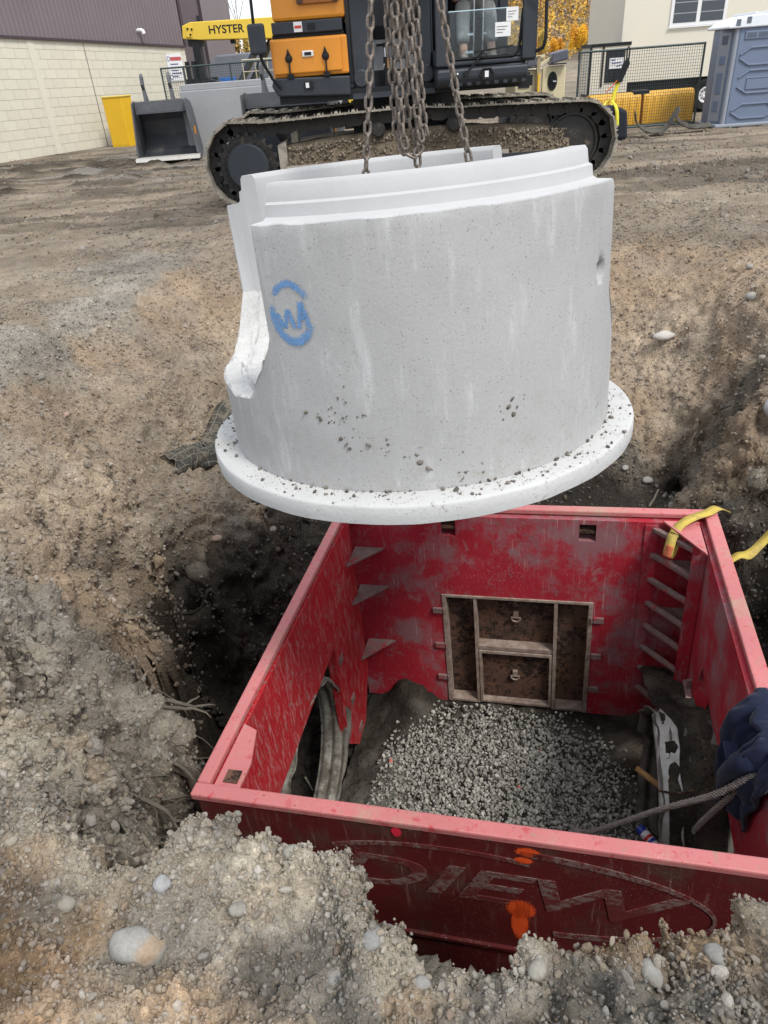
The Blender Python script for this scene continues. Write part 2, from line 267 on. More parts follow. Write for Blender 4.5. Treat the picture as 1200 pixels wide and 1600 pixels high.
SOIL=np.array([(.350,.283,.212),(.315,.240,.170),(.28,.248,.198),(.235,.195,.150),(.265,.245,.210),(.165,.148,.120),(.026,.023,.020),(.185,.175,.155),(.265,.240,.198)])
def soilcol(x,y):
    """soil kind by place: nearest control points, boundary broken up by noise"""
    sh=x.shape;x=x.ravel();y=y.ravel();o=np.zeros((len(x),3))
    for i in range(0,len(x),60000):
        d2=(x[i:i+60000,None]-PX)**2+(y[i:i+60000,None]-PY)**2+.004
        wt=d2**-2.2; wt/=wt.sum(1,keepdims=True); o[i:i+60000]=wt@SOIL[PT]
    return o.reshape(sh+(3,))
def spaced(segs):
    a=[segs[0][0]]
    for x0,x1,d0,d1 in segs:
        x=x0
        while x<x1-1e-6:
            t=(x-x0)/(x1-x0); x+=d0*(d1/d0)**t; a.append(x)
    return np.array(a)
gx=spaced([(-80,-9,6,.4),(-9,-2.8,.3,.03),(-2.8,-1.35,.018,.011),(-1.35,1.15,.0085,.0085),(1.15,2.8,.011,.018),(2.8,9,.022,.12),(9,90,.15,6)])
gy=spaced([(-30,.3,4,.02),(.3,1.45,.0075,.0075),(1.45,2.4,.010,.012),(2.4,5,.012,.016),(5,9,.018,.035),(9,26,.045,.16),(26,160,.25,7)])
X,Y=np.meshgrid(gx,gy); Z=height(X,Y)
# narrow deep gap the digger left beside the box, its lip ragged
_a0=R(-14.97); LU0=(X+.907)*math.cos(_a0)+(Y-1.929)*math.sin(_a0); LV0=-(X+.907)*math.sin(_a0)+(Y-1.929)*math.cos(_a0)
_ss=lambda a,b,q: (lambda t: t*t*(3-2*t))(np.clip((q-a)/(b-a),0,1))
_e=-.235-.56*_ss(.50,.72,LV0)*(1-_ss(1.25,1.6,LV0))+.16*(fbm(X*5,Y*5,X*0,3,97)-.5)+.07*(fbm(X*17,Y*17,X*0,2,98)-.5); GAP=1/(1+np.exp(-np.clip((LU0-_e)/.010,-30,30)))*(LU0<.03)/(1+np.exp(-np.clip((LV0+.17+.1*(fbm(X*9,Y*9,X*0,2,99)-.5))/.012,-30,30)))*np.clip((1.75-LV0)/.3,0,1)
Z=Z*(1-GAP)+np.minimum(Z,-3.1)*GAP
# wheel and track marks worn into the yard
yard=np.clip((Y-8.9)/1.2,0,1)
Z=Z+yard*.030*(fbm(X*.6,Y*3.2,X*0,3,5)-.5)*np.clip((30-Y)/10,0,1)
tr=np.exp(-((Y-11.55-(X-5)*.03)/.24)**2)*np.clip((X-4.05)*3,0,1)*np.clip((6.6-X)*2,0,1)
Z=Z+tr*.06*np.sin((X+.5*(Y-11.5))*2*math.pi/.24)
for q in (9.9,10.6,11.9,13.2):
    Z=Z-.035*np.exp(-((Y-q-.12*(X+4)*(1 if X.min()<0 else 1)-.1*np.sin(X))/.13)**2)*np.clip((-1.2-X)*1.5,0,1)
gZx=np.gradient(Z,axis=1)/np.gradient(X,axis=1); gZy=np.gradient(Z,axis=0)/np.gradient(Y,axis=0)
nl=np.sqrt(gZx**2+gZy**2+1); NX,NY,NZ=-gZx/nl,-gZy/nl,1/nl
steep=1-NZ
near=np.exp(-np.maximum(0,np.hypot(X,Y-2.5)-4)/4.)
amp=(.35+.9*np.clip(steep*1.6,0,1))*near+.12
far=np.clip(1-(Y-30)/60,0,1)
wx,wy,wz=X+.11*(vn(X*3,Y*3,Z*3,40)-.5),Y+.11*(vn(X*3,Y*3,Z*3,41)-.5),Z
_a=R(-14.97); BO=np.array([-.907,1.929,-.957]); bu=np.array([math.cos(_a),math.sin(_a)]); bv=np.array([-math.sin(_a),math.cos(_a)])
LU=(X-BO[0])*bu[0]+(Y-BO[1])*bu[1]; LV=(X-BO[0])*bv[0]+(Y-BO[1])*bv[1]
inside=np.clip(np.minimum(np.minimum(LU+.15,2.6-LU),np.minimum(LV+.15,2.6-LV))/.12,0,1)
inside0=inside
lowf=np.clip((Y-1.7)/1.6,.12,1)
d =.17*(vn(wx*1.5,wy*1.5,wz*1.5,1)-.5)*near*lowf
d+=.068*lowf**.5*(np.abs(2*vn(wx*3.6,wy*3.6,wz*3.6,2)-1)-.45)*amp
d+=.060*(np.abs(2*vn(wx*8.2,wy*8.2,wz*8.2,3)-1)-.45)*amp
d+=.032*(vn(wx*17,wy*17,wz*17,4)-.5)*(amp+.2)
nb=np.clip((9-np.hypot(X,Y))/2,0,1)
d+=.020*(np.abs(2*vn(wx*36,wy*36,wz*36,5)-1)-.45)*(amp+.3)*nb
d+=.0105*(vn(wx*78,wy*78,wz*78,6)-.5)*(amp+.35)*nb
nbk=np.clip((1.7-Y)/.3,0,1)*np.clip((Y-.2)/.2,0,1)
d+=nbk*(.030*(np.abs(2*vn(wx*12,wy*12,wz*12,7)-1)-.4)+.022*(np.abs(2*vn(wx*26,wy*26,wz*26,8)-1)-.4)+.008*(vn(wx*60,wy*60,wz*60,9)-.5))
d+=.16*np.clip(fbm(X*1.3,Y*2.6,Z*0,4,63)-.47,0,1)*np.clip((Y-13.5)/2,0,1)*np.clip((22-Y)/2,0,1)*np.clip((-3.2-X)/1.5,0,1)*2.2
d+=.05*yard*(np.abs(2*fbm(X*1.1,Y*4.5,Z*0,3,64)-1)-.3)*np.clip((26-Y)/8,0,1)
cm=np.clip((fbm(X*1.9+5,Y*1.9,Z*1.9,3,66)-.40)*5,0,1)*near*(1-inside0)
wk=Y<10; wr=np.zeros_like(X); fr_=np.array([worley(wx[wk]*k,wy[wk]*k,wz[wk]*k,70+i) for i,k in enumerate((10.,24.))]); wr[wk]=.031*(.55-fr_[0])+.020*(.55-fr_[1])
d+=wr*(.25+1.0*cm)*(.55+.6*np.clip(steep*2,0,1))
wq=np.exp(-((X+1.25)/.45)**2-((Y-1.9)/.6)**2)*(1-inside0); d+=wq*(.9*wr+.03*(np.abs(2*vn(wx*20,wy*20,wz*20,12)-1)-.4)+.016*(np.abs(2*vn(wx*45,wy*45,wz*45,13)-1)-.4))
d*=far
# and away from the excavator feet
d*=(1-.75*inside)*(1-.8*GAP)
#lip_=np.exp(-((Y-1.0)/.25)**2)*np.clip((1.6-np.abs(X))*2,0,1)
TX,TY,TZ=X+NX*d,Y+NY*d,Z+NZ*d
Lum=fbm(X*1.3,Y*1.3,Z*1.3,4,20); wob=.35*(fbm(X*2.2,Y*2.2,Z*2.2,3,31)-.5)
wob2=.35*(fbm(X*2.2+9,Y*2.2,Z*2.2,3,33)-.5)
wob=wob*lowf;wob2=wob2*lowf
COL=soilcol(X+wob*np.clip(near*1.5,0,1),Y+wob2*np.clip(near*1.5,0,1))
COL=COL*(.55+.9*Lum)[...,None]*(.72+.56*fbm(X*7,Y*7,Z*7,3,21))[...,None]
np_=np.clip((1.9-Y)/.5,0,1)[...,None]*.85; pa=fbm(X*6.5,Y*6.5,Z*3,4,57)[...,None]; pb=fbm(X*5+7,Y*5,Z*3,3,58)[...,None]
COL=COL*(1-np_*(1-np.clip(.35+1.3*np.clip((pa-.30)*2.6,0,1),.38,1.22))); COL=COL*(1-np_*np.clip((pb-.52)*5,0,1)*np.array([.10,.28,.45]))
dry=np.clip((fbm(X*4,Y*4,Z*4,3,55)-.5)*5,0,1)[...,None]
COL=COL*(1-.25*dry)+dry*.25*np.array([.27,.25,.22])*np.clip(COL.mean(-1,keepdims=True)*8,0,1)
rut=np.clip((fbm(X*.45,Y*2.6,Z*0,4,67)-.50)*7,0,1)*yard*np.clip((30-Y)/6,0,1); COL=COL*(1-.42*rut[...,None])
dk=np.clip((fbm(X*1.3,Y*2.6,Z*0,4,63)-.47)*8,0,1)*np.clip((Y-13)/2,0,1)*np.clip((23-Y)/2,0,1)*np.clip((-2.5-X)/1.5,0,1); COL=COL*(1-.6*dk[...,None])
wet_shade=np.clip((-1.30-.25*(fbm(X*4,Y*4,Z*4,3,59)-.5)-(Z+NZ*d))/.22,0,1)[...,None]*.9; COL=COL*(1-wet_shade)+wet_shade*np.array([.030,.026,.022])*(.6+.8*Lum)[...,None]  # deep soil darkened: wet layer, plus shade of the gap put into the colour
# pale puddled silt near the wall on the left, rusty-brown patches
sil=np.clip((fbm(X*.8,Y*2.2,Z*0,4,61)-.56)*9,0,1)*np.clip((Y-13)/3,0,1)*np.clip((-2-X)/2,0,1)
COL=COL*(1-.6*sil[...,None])+.6*sil[...,None]*np.array([.27,.26,.24])
ny,nx=X.shape
def fill(me,attr,rgb):
    a=me.color_attributes.new(attr,'FLOAT_COLOR','POINT'); a.data.foreach_set('color',np.concatenate([rgb,np.ones((len(rgb),1))],1).astype(np.float32).ravel())
def npmesh(name,V,F,mat,rgb=None,smooth=True):
    k=F.shape[1]; me=bpy.data.meshes.new(name); me.vertices.add(len(V)); me.loops.add(F.size); me.polygons.add(len(F))
    me.vertices.foreach_set('co',V.astype(np.float32).ravel()); me.loops.foreach_set('vertex_index',F.astype(np.int32).ravel())
    me.polygons.foreach_set('loop_start',np.arange(0,F.size,k,dtype=np.int32)); me.polygons.foreach_set('loop_total',np.full(len(F),k,dtype=np.int32))
    me.polygons.foreach_set('use_smooth',np.full(len(F),smooth)); me.update(calc_edges=True)
    if rgb is not None: fill(me,'Col',rgb)
    me.materials.append(mat); o=bpy.data.objects.new(name,me); C.objects.link(o); return o
g=G('soil',.95,0,.12); at=g.attr('Col').outputs['Color']; cp=g.co()
gr=g.noise(60,6,.75,cp); gc=g.noise(320,3,.6,cp)
def embedded(sc,thr):
    """pebbles bedded in the soil: some cells of a cell pattern stand proud and take their own colour"""
    vd=g.vor(sc,cp); vc=g.vor(sc,cp,out='Color'); sp=g.n('SeparateColor'); g.put(sp.inputs[0],vc)
    on=g.ma('MULTIPLY',g.step(sp.outputs[0],thr,thr+.02),g.step(vd,.50,.34)); return on,g.ma('MULTIPLY',on,g.step(vd,.5,.0)),sp.outputs[1]
o1,h1,k1=embedded(36,.55); o2,h2,k2=embedded(90,.40)
c=g.mix(1.,at,g.mix(gr,(.30,.30,.31),(1.70,1.66,1.60)),'MULTIPLY')
pc=lambda k: g.mix(k,g.mix(1.,at,(.70,.68,.66),'MULTIPLY'),g.mix(1.,at,(1.75,1.72,1.68),'MULTIPLY'))
c=g.mix(g.ma('MULTIPLY',o2,.8),c,pc(k2)); c=g.mix(g.ma('MULTIPLY',o1,.85),c,pc(k1))
c=g.mix(g.step(gc,.36,.28,0,.55),c,hsv((.06,.05,.04),1))
g.col(c); g.bump(g.noise(24,6,.7,cp),.8,.035); g.bump(h1,.8,.012); g.bump(h2,.8,.006); g.bump(gc,.6,.004); M_SOIL=g.m
ii=np.arange(ny*nx).reshape(ny,nx); F=np.stack([ii[:-1,:-1],ii[:-1,1:],ii[1:,1:],ii[1:,:-1]],-1).reshape(-1,4)
TV=np.stack([TX,TY,TZ],-1).reshape(-1,3)
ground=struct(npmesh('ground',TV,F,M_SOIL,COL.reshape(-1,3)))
TN=np.stack([NX,NY,NZ],-1).reshape(-1,3); TCOL=COL.reshape(-1,3)
def snap(x,y):
    """point of the finished ground surface nearest to a place on plan"""
    j=np.clip(np.searchsorted(gx,x),1,nx-2); i=np.clip(np.searchsorted(gy,y),1,ny-2)
    best=None
    for a in range(max(0,i-9),min(ny,i+10)):
        for b in range(max(0,j-9),min(nx,j+10)):
            q=(TX[a,b]-x)**2+(TY[a,b]-y)**2
            if best is None or q<best[0]: best=(q,a,b)
    _,a,b=best; return Vector((TX[a,b],TY[a,b],TZ[a,b])),Vector((NX[a,b],NY[a,b],NZ[a,b]))
# far land beyond the yard, then the wooded hill
def hillz(x,y):
    r=np.clip((y-170)/620,0,1); r=r*r*(3-2*r)
    sx=np.clip((x+40)/260,0,1); sx=sx*sx*(3-2*sx)
    return (95*r*(.10+.9*sx))+14*r*(fbm(x*.006,y*.006,x*0,3,70)-.5)-.35
hx,hy=np.meshgrid(np.linspace(-900,1300,90),np.linspace(100,1500,60)); hz=hillz(hx,hy)
hv=np.stack([hx,hy,hz],-1).reshape(-1,3); ii=np.arange(hx.size).reshape(hx.shape)
hF=np.stack([ii[:-1,:-1],ii[:-1,1:],ii[1:,1:],ii[1:,:-1]],-1).reshape(-1,4)
M_HILL=simple('hillside',(.10,.075,.045),.95,0,.5,.05,bump=.1,bsc=.3)
struct(npmesh('hill',hv,hF,M_HILL))
# ------------------------------------------------------------------ stones
_t=(1+5**.5)/2
ICO=np.array([(-1,_t,0),(1,_t,0),(-1,-_t,0),(1,-_t,0),(0,-1,_t),(0,1,_t),(0,-1,-_t),(0,1,-_t),(_t,0,-1),(_t,0,1),(-_t,0,-1),(-_t,0,1)])/math.hypot(1,_t)
ICF=np.array([(0,11,5),(0,5,1),(0,1,7),(0,7,10),(0,10,11),(1,5,9),(5,11,4),(11,10,2),(10,7,6),(7,1,8),(3,9,4),(3,4,2),(3,2,6),(3,6,8),(3,8,9),(4,9,5),(2,4,11),(6,2,10),(8,6,7),(9,8,1)])
def subd(V,F):
    V=[tuple(v) for v in V]; E={}
    def mid(a,b):
        k=(min(a,b),max(a,b))
        if k not in E:
            m=(np.array(V[a])+np.array(V[b]))/2; E[k]=len(V); V.append(tuple(m/np.linalg.norm(m)))
        return E[k]
    O=[]
    for a,b,c in F:
        x,y,z=mid(a,b),mid(b,c),mid(c,a); O+=[(a,x,z),(b,y,x),(c,z,y),(x,y,z)]
    return np.array(V),np.array(O)
ICO1,ICF1=subd(ICO,ICF); ICO2,ICF2=subd(ICO1,ICF1)
def stones_geo(P,NRM,size,rgb,sub=0,sink=.25,flat=(.55,.85),angular=.18):
    B,Fb=((ICO,ICF),(ICO1,ICF1),(ICO2,ICF2))[sub]; n=len(P); k=len(B)
    q=RNG.normal(size=(n,4)); q/=np.linalg.norm(q,axis=1,keepdims=True); a,b,c,dd=q.T
    Rm=np.stack([1-2*(c*c+dd*dd),2*(b*c-a*dd),2*(b*dd+a*c),2*(b*c+a*dd),1-2*(b*b+dd*dd),2*(c*dd-a*b),2*(b*dd-a*c),2*(c*dd+a*b),1-2*(b*b+c*c)],-1).reshape(n,3,3)
    sc=np.stack([RNG.uniform(.85,1.25,n),RNG.uniform(.75,1.0,n),RNG.uniform(flat[0],flat[1],n)],-1)
    V=B[None]*(1+RNG.uniform(-angular,angular,(n,k,1)))
    V=V*sc[:,None,:]
    V=np.einsum('nij,nkj->nki',Rm,V)*size[:,None,None]*.5
    V=V+P[:,None,:]+NRM[:,None,:]*(size*(.5-sink)*.6)[:,None,None]
    F=(Fb[None]+(np.arange(n)*k)[:,None,None]).reshape(-1,3)
    return V.reshape(-1,3),F,np.repeat(rgb,k,0)
g=G('stone',.85,0,.25); at=g.attr('Col').outputs['Color']; c=g.mix(1.,at,g.mix(g.noise(120,5,.65),(.6,.6,.6),(1.4,1.38,1.35)),'MULTIPLY')
g.col(c); g.bump(g.noise(200,4),.4,.003); M_STONE=g.m
PAL=np.array([(.36,.34,.31),(.27,.26,.25),(.42,.40,.36),(.31,.25,.19),(.20,.19,.18),(.34,.28,.20),(.50,.48,.45),(.24,.16,.11)])*.82
def area_w(mask):
    ax=np.gradient(gx)[None]*np.gradient(gy)[:,None]*nl
    wgt=(ax*mask).ravel(); return wgt/wgt.sum()
def pebble_points(mask,n,smin,smax,pw,tint,sink=.25):
    idx=RNG.choice(TV.shape[0],n,p=area_w(mask)); P=TV[idx]+RNG.normal(size=(n,3))*.004
    s=smin+(smax-smin)*RNG.random(n)**pw; P=P+TN[idx]*(s*(.5-sink)*.6)[:,None]
    rgb=PAL[RNG.integers(0,len(PAL),n)]*RNG.uniform(.75,1.2,(n,1)); rgb=rgb*(1-tint)+TCOL[idx]*1.2*tint
    sc=np.stack([RNG.uniform(.85,1.3,n),RNG.uniform(.7,1.0,n),RNG.uniform(.5,.85,n)],-1)*s[:,None]*.5
    return P,sc,rgb
def pebble_field(name,sets,mat):
    """stones nobody could count: points with size, turn and colour, a stone set on each by geometry nodes"""
    P=np.concatenate([q[0] for q in sets]); sc=np.concatenate([q[1] for q in sets]); rgb=np.concatenate([q[2] for q in sets]); n=len(P)
    me=bpy.data.meshes.new(name); me.vertices.add(n); me.vertices.foreach_set('co',P.astype(np.float32).ravel())
    for nm,dat in (('size3',sc),('turn',RNG.uniform(0,6.283,(n,3)))):
        a=me.attributes.new(nm,'FLOAT_VECTOR','POINT'); a.data.foreach_set('vector',dat.astype(np.float32).ravel())
    a=me.attributes.new('shape','INT','POINT'); a.data.foreach_set('value',RNG.integers(0,5,n).astype(np.int32)); fill(me,'Col',rgb); me.materials.append(mat); me.update()
    o=bpy.data.objects.new(name,me); C.objects.link(o); o['kind']='stuff'
    ng=bpy.data.node_groups.new(name,'GeometryNodeTree'); ng.interface.new_socket('Geometry',in_out='INPUT',socket_type='NodeSocketGeometry'); ng.interface.new_socket('Geometry',in_out='OUTPUT',socket_type='NodeSocketGeometry'); ng.is_modifier=True
    A=ng.nodes.new; Lk=ng.links.new; gi=A('NodeGroupInput'); go=A('NodeGroupOutput'); jn=A('GeometryNodeJoinGeometry'); io=A('GeometryNodeInstanceOnPoints')
    for k in range(5):
        ic=A('GeometryNodeMeshIcoSphere'); ic.inputs['Radius'].default_value=1; ic.inputs['Subdivisions'].default_value=2
        ps=A('GeometryNodeInputPosition'); ad=A('ShaderNodeVectorMath'); ad.operation='ADD'; ad.inputs[1].default_value=(k*7.3,k*3.1,k*5.7); nz_=A('ShaderNodeTexNoise'); nz_.inputs['Scale'].default_value=.9; nz_.inputs['Detail'].default_value=2
        sb_=A('ShaderNodeVectorMath'); sb_.operation='SUBTRACT'; sb_.inputs[1].default_value=(.5,.5,.5); sc_=A('ShaderNodeVectorMath'); sc_.operation='SCALE'; sc_.inputs['Scale'].default_value=1.15
        sp_=A('GeometryNodeSetPosition'); sm_=A('GeometryNodeSetMaterial'); sm_.inputs['Material'].default_value=mat; gt=A('GeometryNodeGeometryToInstance')
        Lk(ps.outputs[0],ad.inputs[0]); Lk(ad.outputs[0],nz_.inputs['Vector']); Lk(nz_.outputs['Color'],sb_.inputs[0]); Lk(sb_.outputs[0],sc_.inputs[0]); Lk(ic.outputs['Mesh'],sp_.inputs['Geometry']); Lk(sc_.outputs[0],sp_.inputs['Offset'])
        Lk(sp_.outputs[0],sm_.inputs['Geometry']); Lk(sm_.outputs[0],gt.inputs[0]); Lk(gt.outputs[0],jn.inputs[0])
    def na(nm,dt): x=A('GeometryNodeInputNamedAttribute'); x.data_type=dt; x.inputs['Name'].default_value=nm; return x.outputs[0]
    Lk(gi.outputs[0],io.inputs['Points']); Lk(jn.outputs[0],io.inputs['Instance']); io.inputs['Pick Instance'].default_value=True; Lk(na('shape','INT'),io.inputs['Instance Index']); Lk(na('turn','FLOAT_VECTOR'),io.inputs['Rotation']); Lk(na('size3','FLOAT_VECTOR'),io.inputs['Scale']); Lk(io.outputs[0],go.inputs[0])
    md=o.modifiers.new('stones','NODES'); md.node_group=ng; return o
g=G('loose pebble',.88,0,.2); aa=g.attr('Col'); aa.attribute_type='INSTANCER'; c=g.mix(1.,aa.outputs['Color'],g.mix(g.noise(2.5,5,.7),(.6,.6,.6),(1.4,1.38,1.35)),'MULTIPLY')
g.col(c); g.bump(g.noise(6,4,.7),.5,.1); M_PEB=g.m
out_box=((LU<-.1)|(LU>2.54)|(LV<-.1)|(LV>2.54)).astype(float)
fg=np.clip((1.55-Y)/.2,0,1)*(Y>.35)*(np.abs(X)<1.7)*out_box*(Z>-.10)*(.25+fbm(X*5,Y*5,Z*0,3,80)**2*3)
pit=np.clip((Y-1.0)/.4,0,1)*(Y<9.0)*(X>-3.4)*(X<4.2)*out_box*(.2+fbm(X*2.5,Y*2.5,Z*2.5,3,81)**2*3)*(Z>-2.2)
pit=pit*(1-.55*np.clip((3.6-Y)/.8,0,1)*(X<0))/(np.hypot(X,Y)**1.3)*np.clip((COL.mean(-1)*9),.35,1)
yd=(Y>8.5)*(Y<24)*(X>-11)*(X<9)*(.2+fbm(X*1.2,Y*1.2,Z*0,3,82)**3*5)/Y
pb_=pebble_points
pebble_field('pebbles',[pb_(fg,52000,.0028,.010,2.4,.62),pb_(fg,13000,.008,.019,2.2,.5),pb_(fg,420,.018,.034,2.2,.4),pb_(fg,24,.03,.045,1.5,.35),
  pb_(pit,60000,.006,.017,2.2,.62),pb_(pit,34000,.012,.034,2.2,.62),pb_(pit,900,.03,.055,2.0,.5),pb_(pit,30,.055,.09,1.6,.35),pb_(yd,16000,.015,.05,2.4,.55),pb_(yd,500,.04,.11,2.4,.5)],M_PEB)
# ================================================================== TRENCH BOX
def worn_red(name,red,scuff,mud,samt,mamt,stretch=(6,6,1.2),SCR=.42):
    g=G(name,.55,0,.35); v=g.co(stretch); n=g.noise(3.2,8,.7,v,.6); n2=g.noise(1.9,9,.70); n3=g.noise(160,2,.5)
    c=g.mix(g.noise(2.3,4),hsv(red,.72),hsv(red,1.2))
    c=g.mix(g.step(n,samt,samt+.12,0,.75),c,scuff)
    c=g.mix(g.step(g.noise(34,6,.75,g.co((2.2,2.2,.35))),.60,.68,0,.6),c,hsv(scuff,1.25))
    c=g.mix(g.step(n2,mamt,mamt+.16,0,.8),c,mud)
    c=g.mix(g.step(g.noise(13,8,.78),.575,.64,0,.75),c,hsv(mud,.8)); c=g.mix(g.ma('MULTIPLY',g.step(n3,.655,.72,0,.7),g.step(g.noise(3,4),.45,.62)),c,(.55,.47,.44))
    c=g.mix(g.step(g.noise(40,3),.68,.74,0,.7),c,(.10,.035,.02))
    sc1=g.noise(1,4,.65,g.co((70,70,3.5),(R(24),R(10),0))); sc2=g.noise(1,4,.65,g.co((40,40,2.2),(R(-16),R(-22),0))); lg=g.step(g.noise(1.9,4),.40,.62)
    c=g.mix(g.ma('MULTIPLY',g.step(sc1,.60,.66,0,SCR),lg),c,(.56,.38,.36)); c=g.mix(g.ma('MULTIPLY',g.step(sc2,.62,.68,0,SCR*.8),lg),c,(.40,.22,.21))
    g.col(c); g.set('Roughness',g.step(n2,mamt,mamt+.2,.5,.85)); g.bump(g.noise(1.6,3),.35,.05); g.bump(g.noise(60,5),.2,.004); return g.m
M_RED=worn_red('worn red paint',(.40,.009,.016),(.42,.17,.17),(.26,.18,.15),.51,.56,(26,15,3.2))
M_RED2=worn_red('scuffed dull red paint',(.36,.018,.032),(.29,.145,.155),(.23,.135,.145),.54,.47,(3,3,1.6))
M_RIM=worn_red('faded pink red paint',(.50,.165,.165),(.42,.030,.045),(.36,.28,.20),.55,.515,(6,6,6),.2)
M_OUT=worn_red('shaded muddy maroon paint',(.105,.013,.013),(.16,.07,.055),(.065,.036,.026),.57,.48,(6,6,1.2),.16)  # box red darkened: shade below the pit lip and mud film, both in the colour
g=G('rusty plate',.85,0,.2); n=g.noise(5,8,.7); c=g.mix(g.step(n,.38,.62),(.135,.070,.045),(.085,.052,.040)); c=g.mix(g.step(g.ma('ADD',g.noise(22,7,.8),g.ma('MULTIPLY',g.noise(3.5,3),.35)),.66,.74,0,.92),c,(.02,.014,.012)); c=g.mix(g.step(g.noise(9,7,.7),.62,.7,0,.7),c,(.27,.21,.16))
g.col(c); g.bump(g.noise(30,6,.7),.5,.01); M_RUST=g.m
g=G('rusty frame',.8,0,.25); c=g.mix(g.step(g.noise(14,7,.75),.42,.62),(.22,.16,.125),(.33,.27,.23)); g.col(c); g.bump(g.noise(60,4),.3,.005); M_RUSTF=g.m
M_RUNG=simple('worn rung steel',(.20,.135,.125),.7,0,.5,20,(.32,.03,.04),.3,60,.3,9,.52)
BROT=(R(-.66),R(-2.19),R(-14.97))
box=thing('trench_box','open topped square red steel trench box set down in the pit under the concrete ring','trench box',tuple(BO)); box.rotation_euler=BROT
BM=Matrix.Translation(Vector(BO))@Matrix.LocRotScale(None,box.rotation_euler.to_quaternion(),None)
def W(u,v,z): return BM@Vector((u,v,z))
SZ=2.44; T=.065
def tiles(mb,ax,a0,a1,us,zs,hole):
    for i in range(len(us)-1):
        for j in range(len(zs)-1):
            if (i,j) in hole: continue
            if ax=='v': mb.b2((us[i],a0,zs[j]),(us[i+1],a1,zs[j+1]))
            else: mb.b2((a0,us[i],zs[j]),(a1,us[i+1],zs[j+1]))
    return mb
# front panel: upper sheet and the lower strip set back
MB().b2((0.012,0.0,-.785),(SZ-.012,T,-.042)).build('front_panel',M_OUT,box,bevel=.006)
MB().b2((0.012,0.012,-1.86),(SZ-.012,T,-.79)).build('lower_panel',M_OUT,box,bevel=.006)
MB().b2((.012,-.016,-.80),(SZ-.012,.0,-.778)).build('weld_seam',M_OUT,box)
lp=[(T,-.042),(2.338,-.042),(2.338,-.05),(2.275,-.10),(2.235,-1.385),(2.0,-1.74),(1.78,-1.76),(1.60,-1.55),(1.632,-.655),(.42,-.72),(.36,-1.86),(T,-1.86)]
MB().prism(lp,'x',.004,T).build('left_panel',M_RED,box)
rp_=[(T,-.042),(2.338,-.042),(2.338,-1.80),(2.02,-1.80),(1.87,-1.2),(1.73,-.676),(.63,-.80),(.55,-1.86),(T,-1.86)]
MB().prism(rp_,'x',2.342,SZ-.004).build('right_panel',M_RED2,box)
hole={(1,2),(3,2),(2,0),(2,2)}-{(2,2)}
us=[T,.695,.805,1.61,1.722,SZ-T]; zs=[-1.80,-.72,-.20,-.06,-.042]
# door opening between u .685 and 1.722 below -.72; lifting sockets at the top
pb=MB()
pb.b2((.004,2.34,-1.80),(.685,2.436,-.72)); pb.b2((1.722,2.34,-1.80),(SZ-.004,2.436,-.72))
pb.b2((.004,2.34,-.72),(SZ-.004,2.436,-.205)); pb.b2((.004,2.34,-.205),(.70,2.436,-.075)); pb.b2((.80,2.34,-.205),(1.615,2.436,-.075)); pb.b2((1.722,2.34,-.205),(SZ-.004,2.436,-.075)); pb.b2((.004,2.34,-.075),(SZ-.004,2.436,-.042))
pb.build('back_panel',M_RED2,box)
for ua,ub in ((.70,.80),(1.615,1.722)):
    m=MB(); m.b2((ua,2.42,-.205),(ub,2.43,-.075)); m.b2((ua+.002,2.345,-.145),(ub-.002,2.42,-.128)); m.build('lifting_socket',M_RUST,box)
# rims
def rim(a,b): MB().b2(a,b).build('rim',M_RIM,box,bevel=.008)
rim((-.010,-.008,-.034),(SZ+.004,.058,.004)); rim((-.010,2.378,-.034),(SZ+.004,SZ+.006,.003))
rim((-.010,.060,-.034),(.052,2.376,.002)); rim((2.366,.060,-.034),(SZ+.004,2.376,.002))

MB().prism([(.066,.066),(.185,.066),(.185,.20),(.14,.38),(.066,.41)],'z',-.030,-.018).build('corner_gusset',M_RIM,box)
m=MB(); m.b2((.10,.085,-.017),(.165,.15,-.012)); m.build('gusset_slot',M_RUST,box)
MB().prism([(2.326,2.326),(2.12,2.326),(2.326,1.97)],'z',-.030,-.018).build('corner_gusset',M_RIM,box)
for z in (-.33,-.67,-1.20):
    MB().prism([(.067,2.338),(.285,2.338),(.067,2.10)],'z',z-.008,z+.006).build('corner_shelf',M_RUNG,box)
for z in (-.33,-.72):
    MB().prism([(2.338,2.338),(2.13,2.338),(2.30,2.12),(2.338,2.12)],'z',z-.008,z+.006).build('corner_shelf',M_RUNG,box)
MB().prism([(2.262,2.07),(2.338,2.05),(2.338,2.064),(2.266,2.085)],'z',-1.62,-.045).build('ladder_rail',M_RED2,box)
MB().b2((2.02,2.328,-1.62),(2.10,2.338,-.06)).build('ladder_plate',M_RED2,box)
for i in range(8):
    z=-.085-.196*i
    MB().bar((2.075,2.335,z-.004),(2.285,2.085,z+.01),.034,.030).build('rung',M_RUNG,box,bevel=.005)
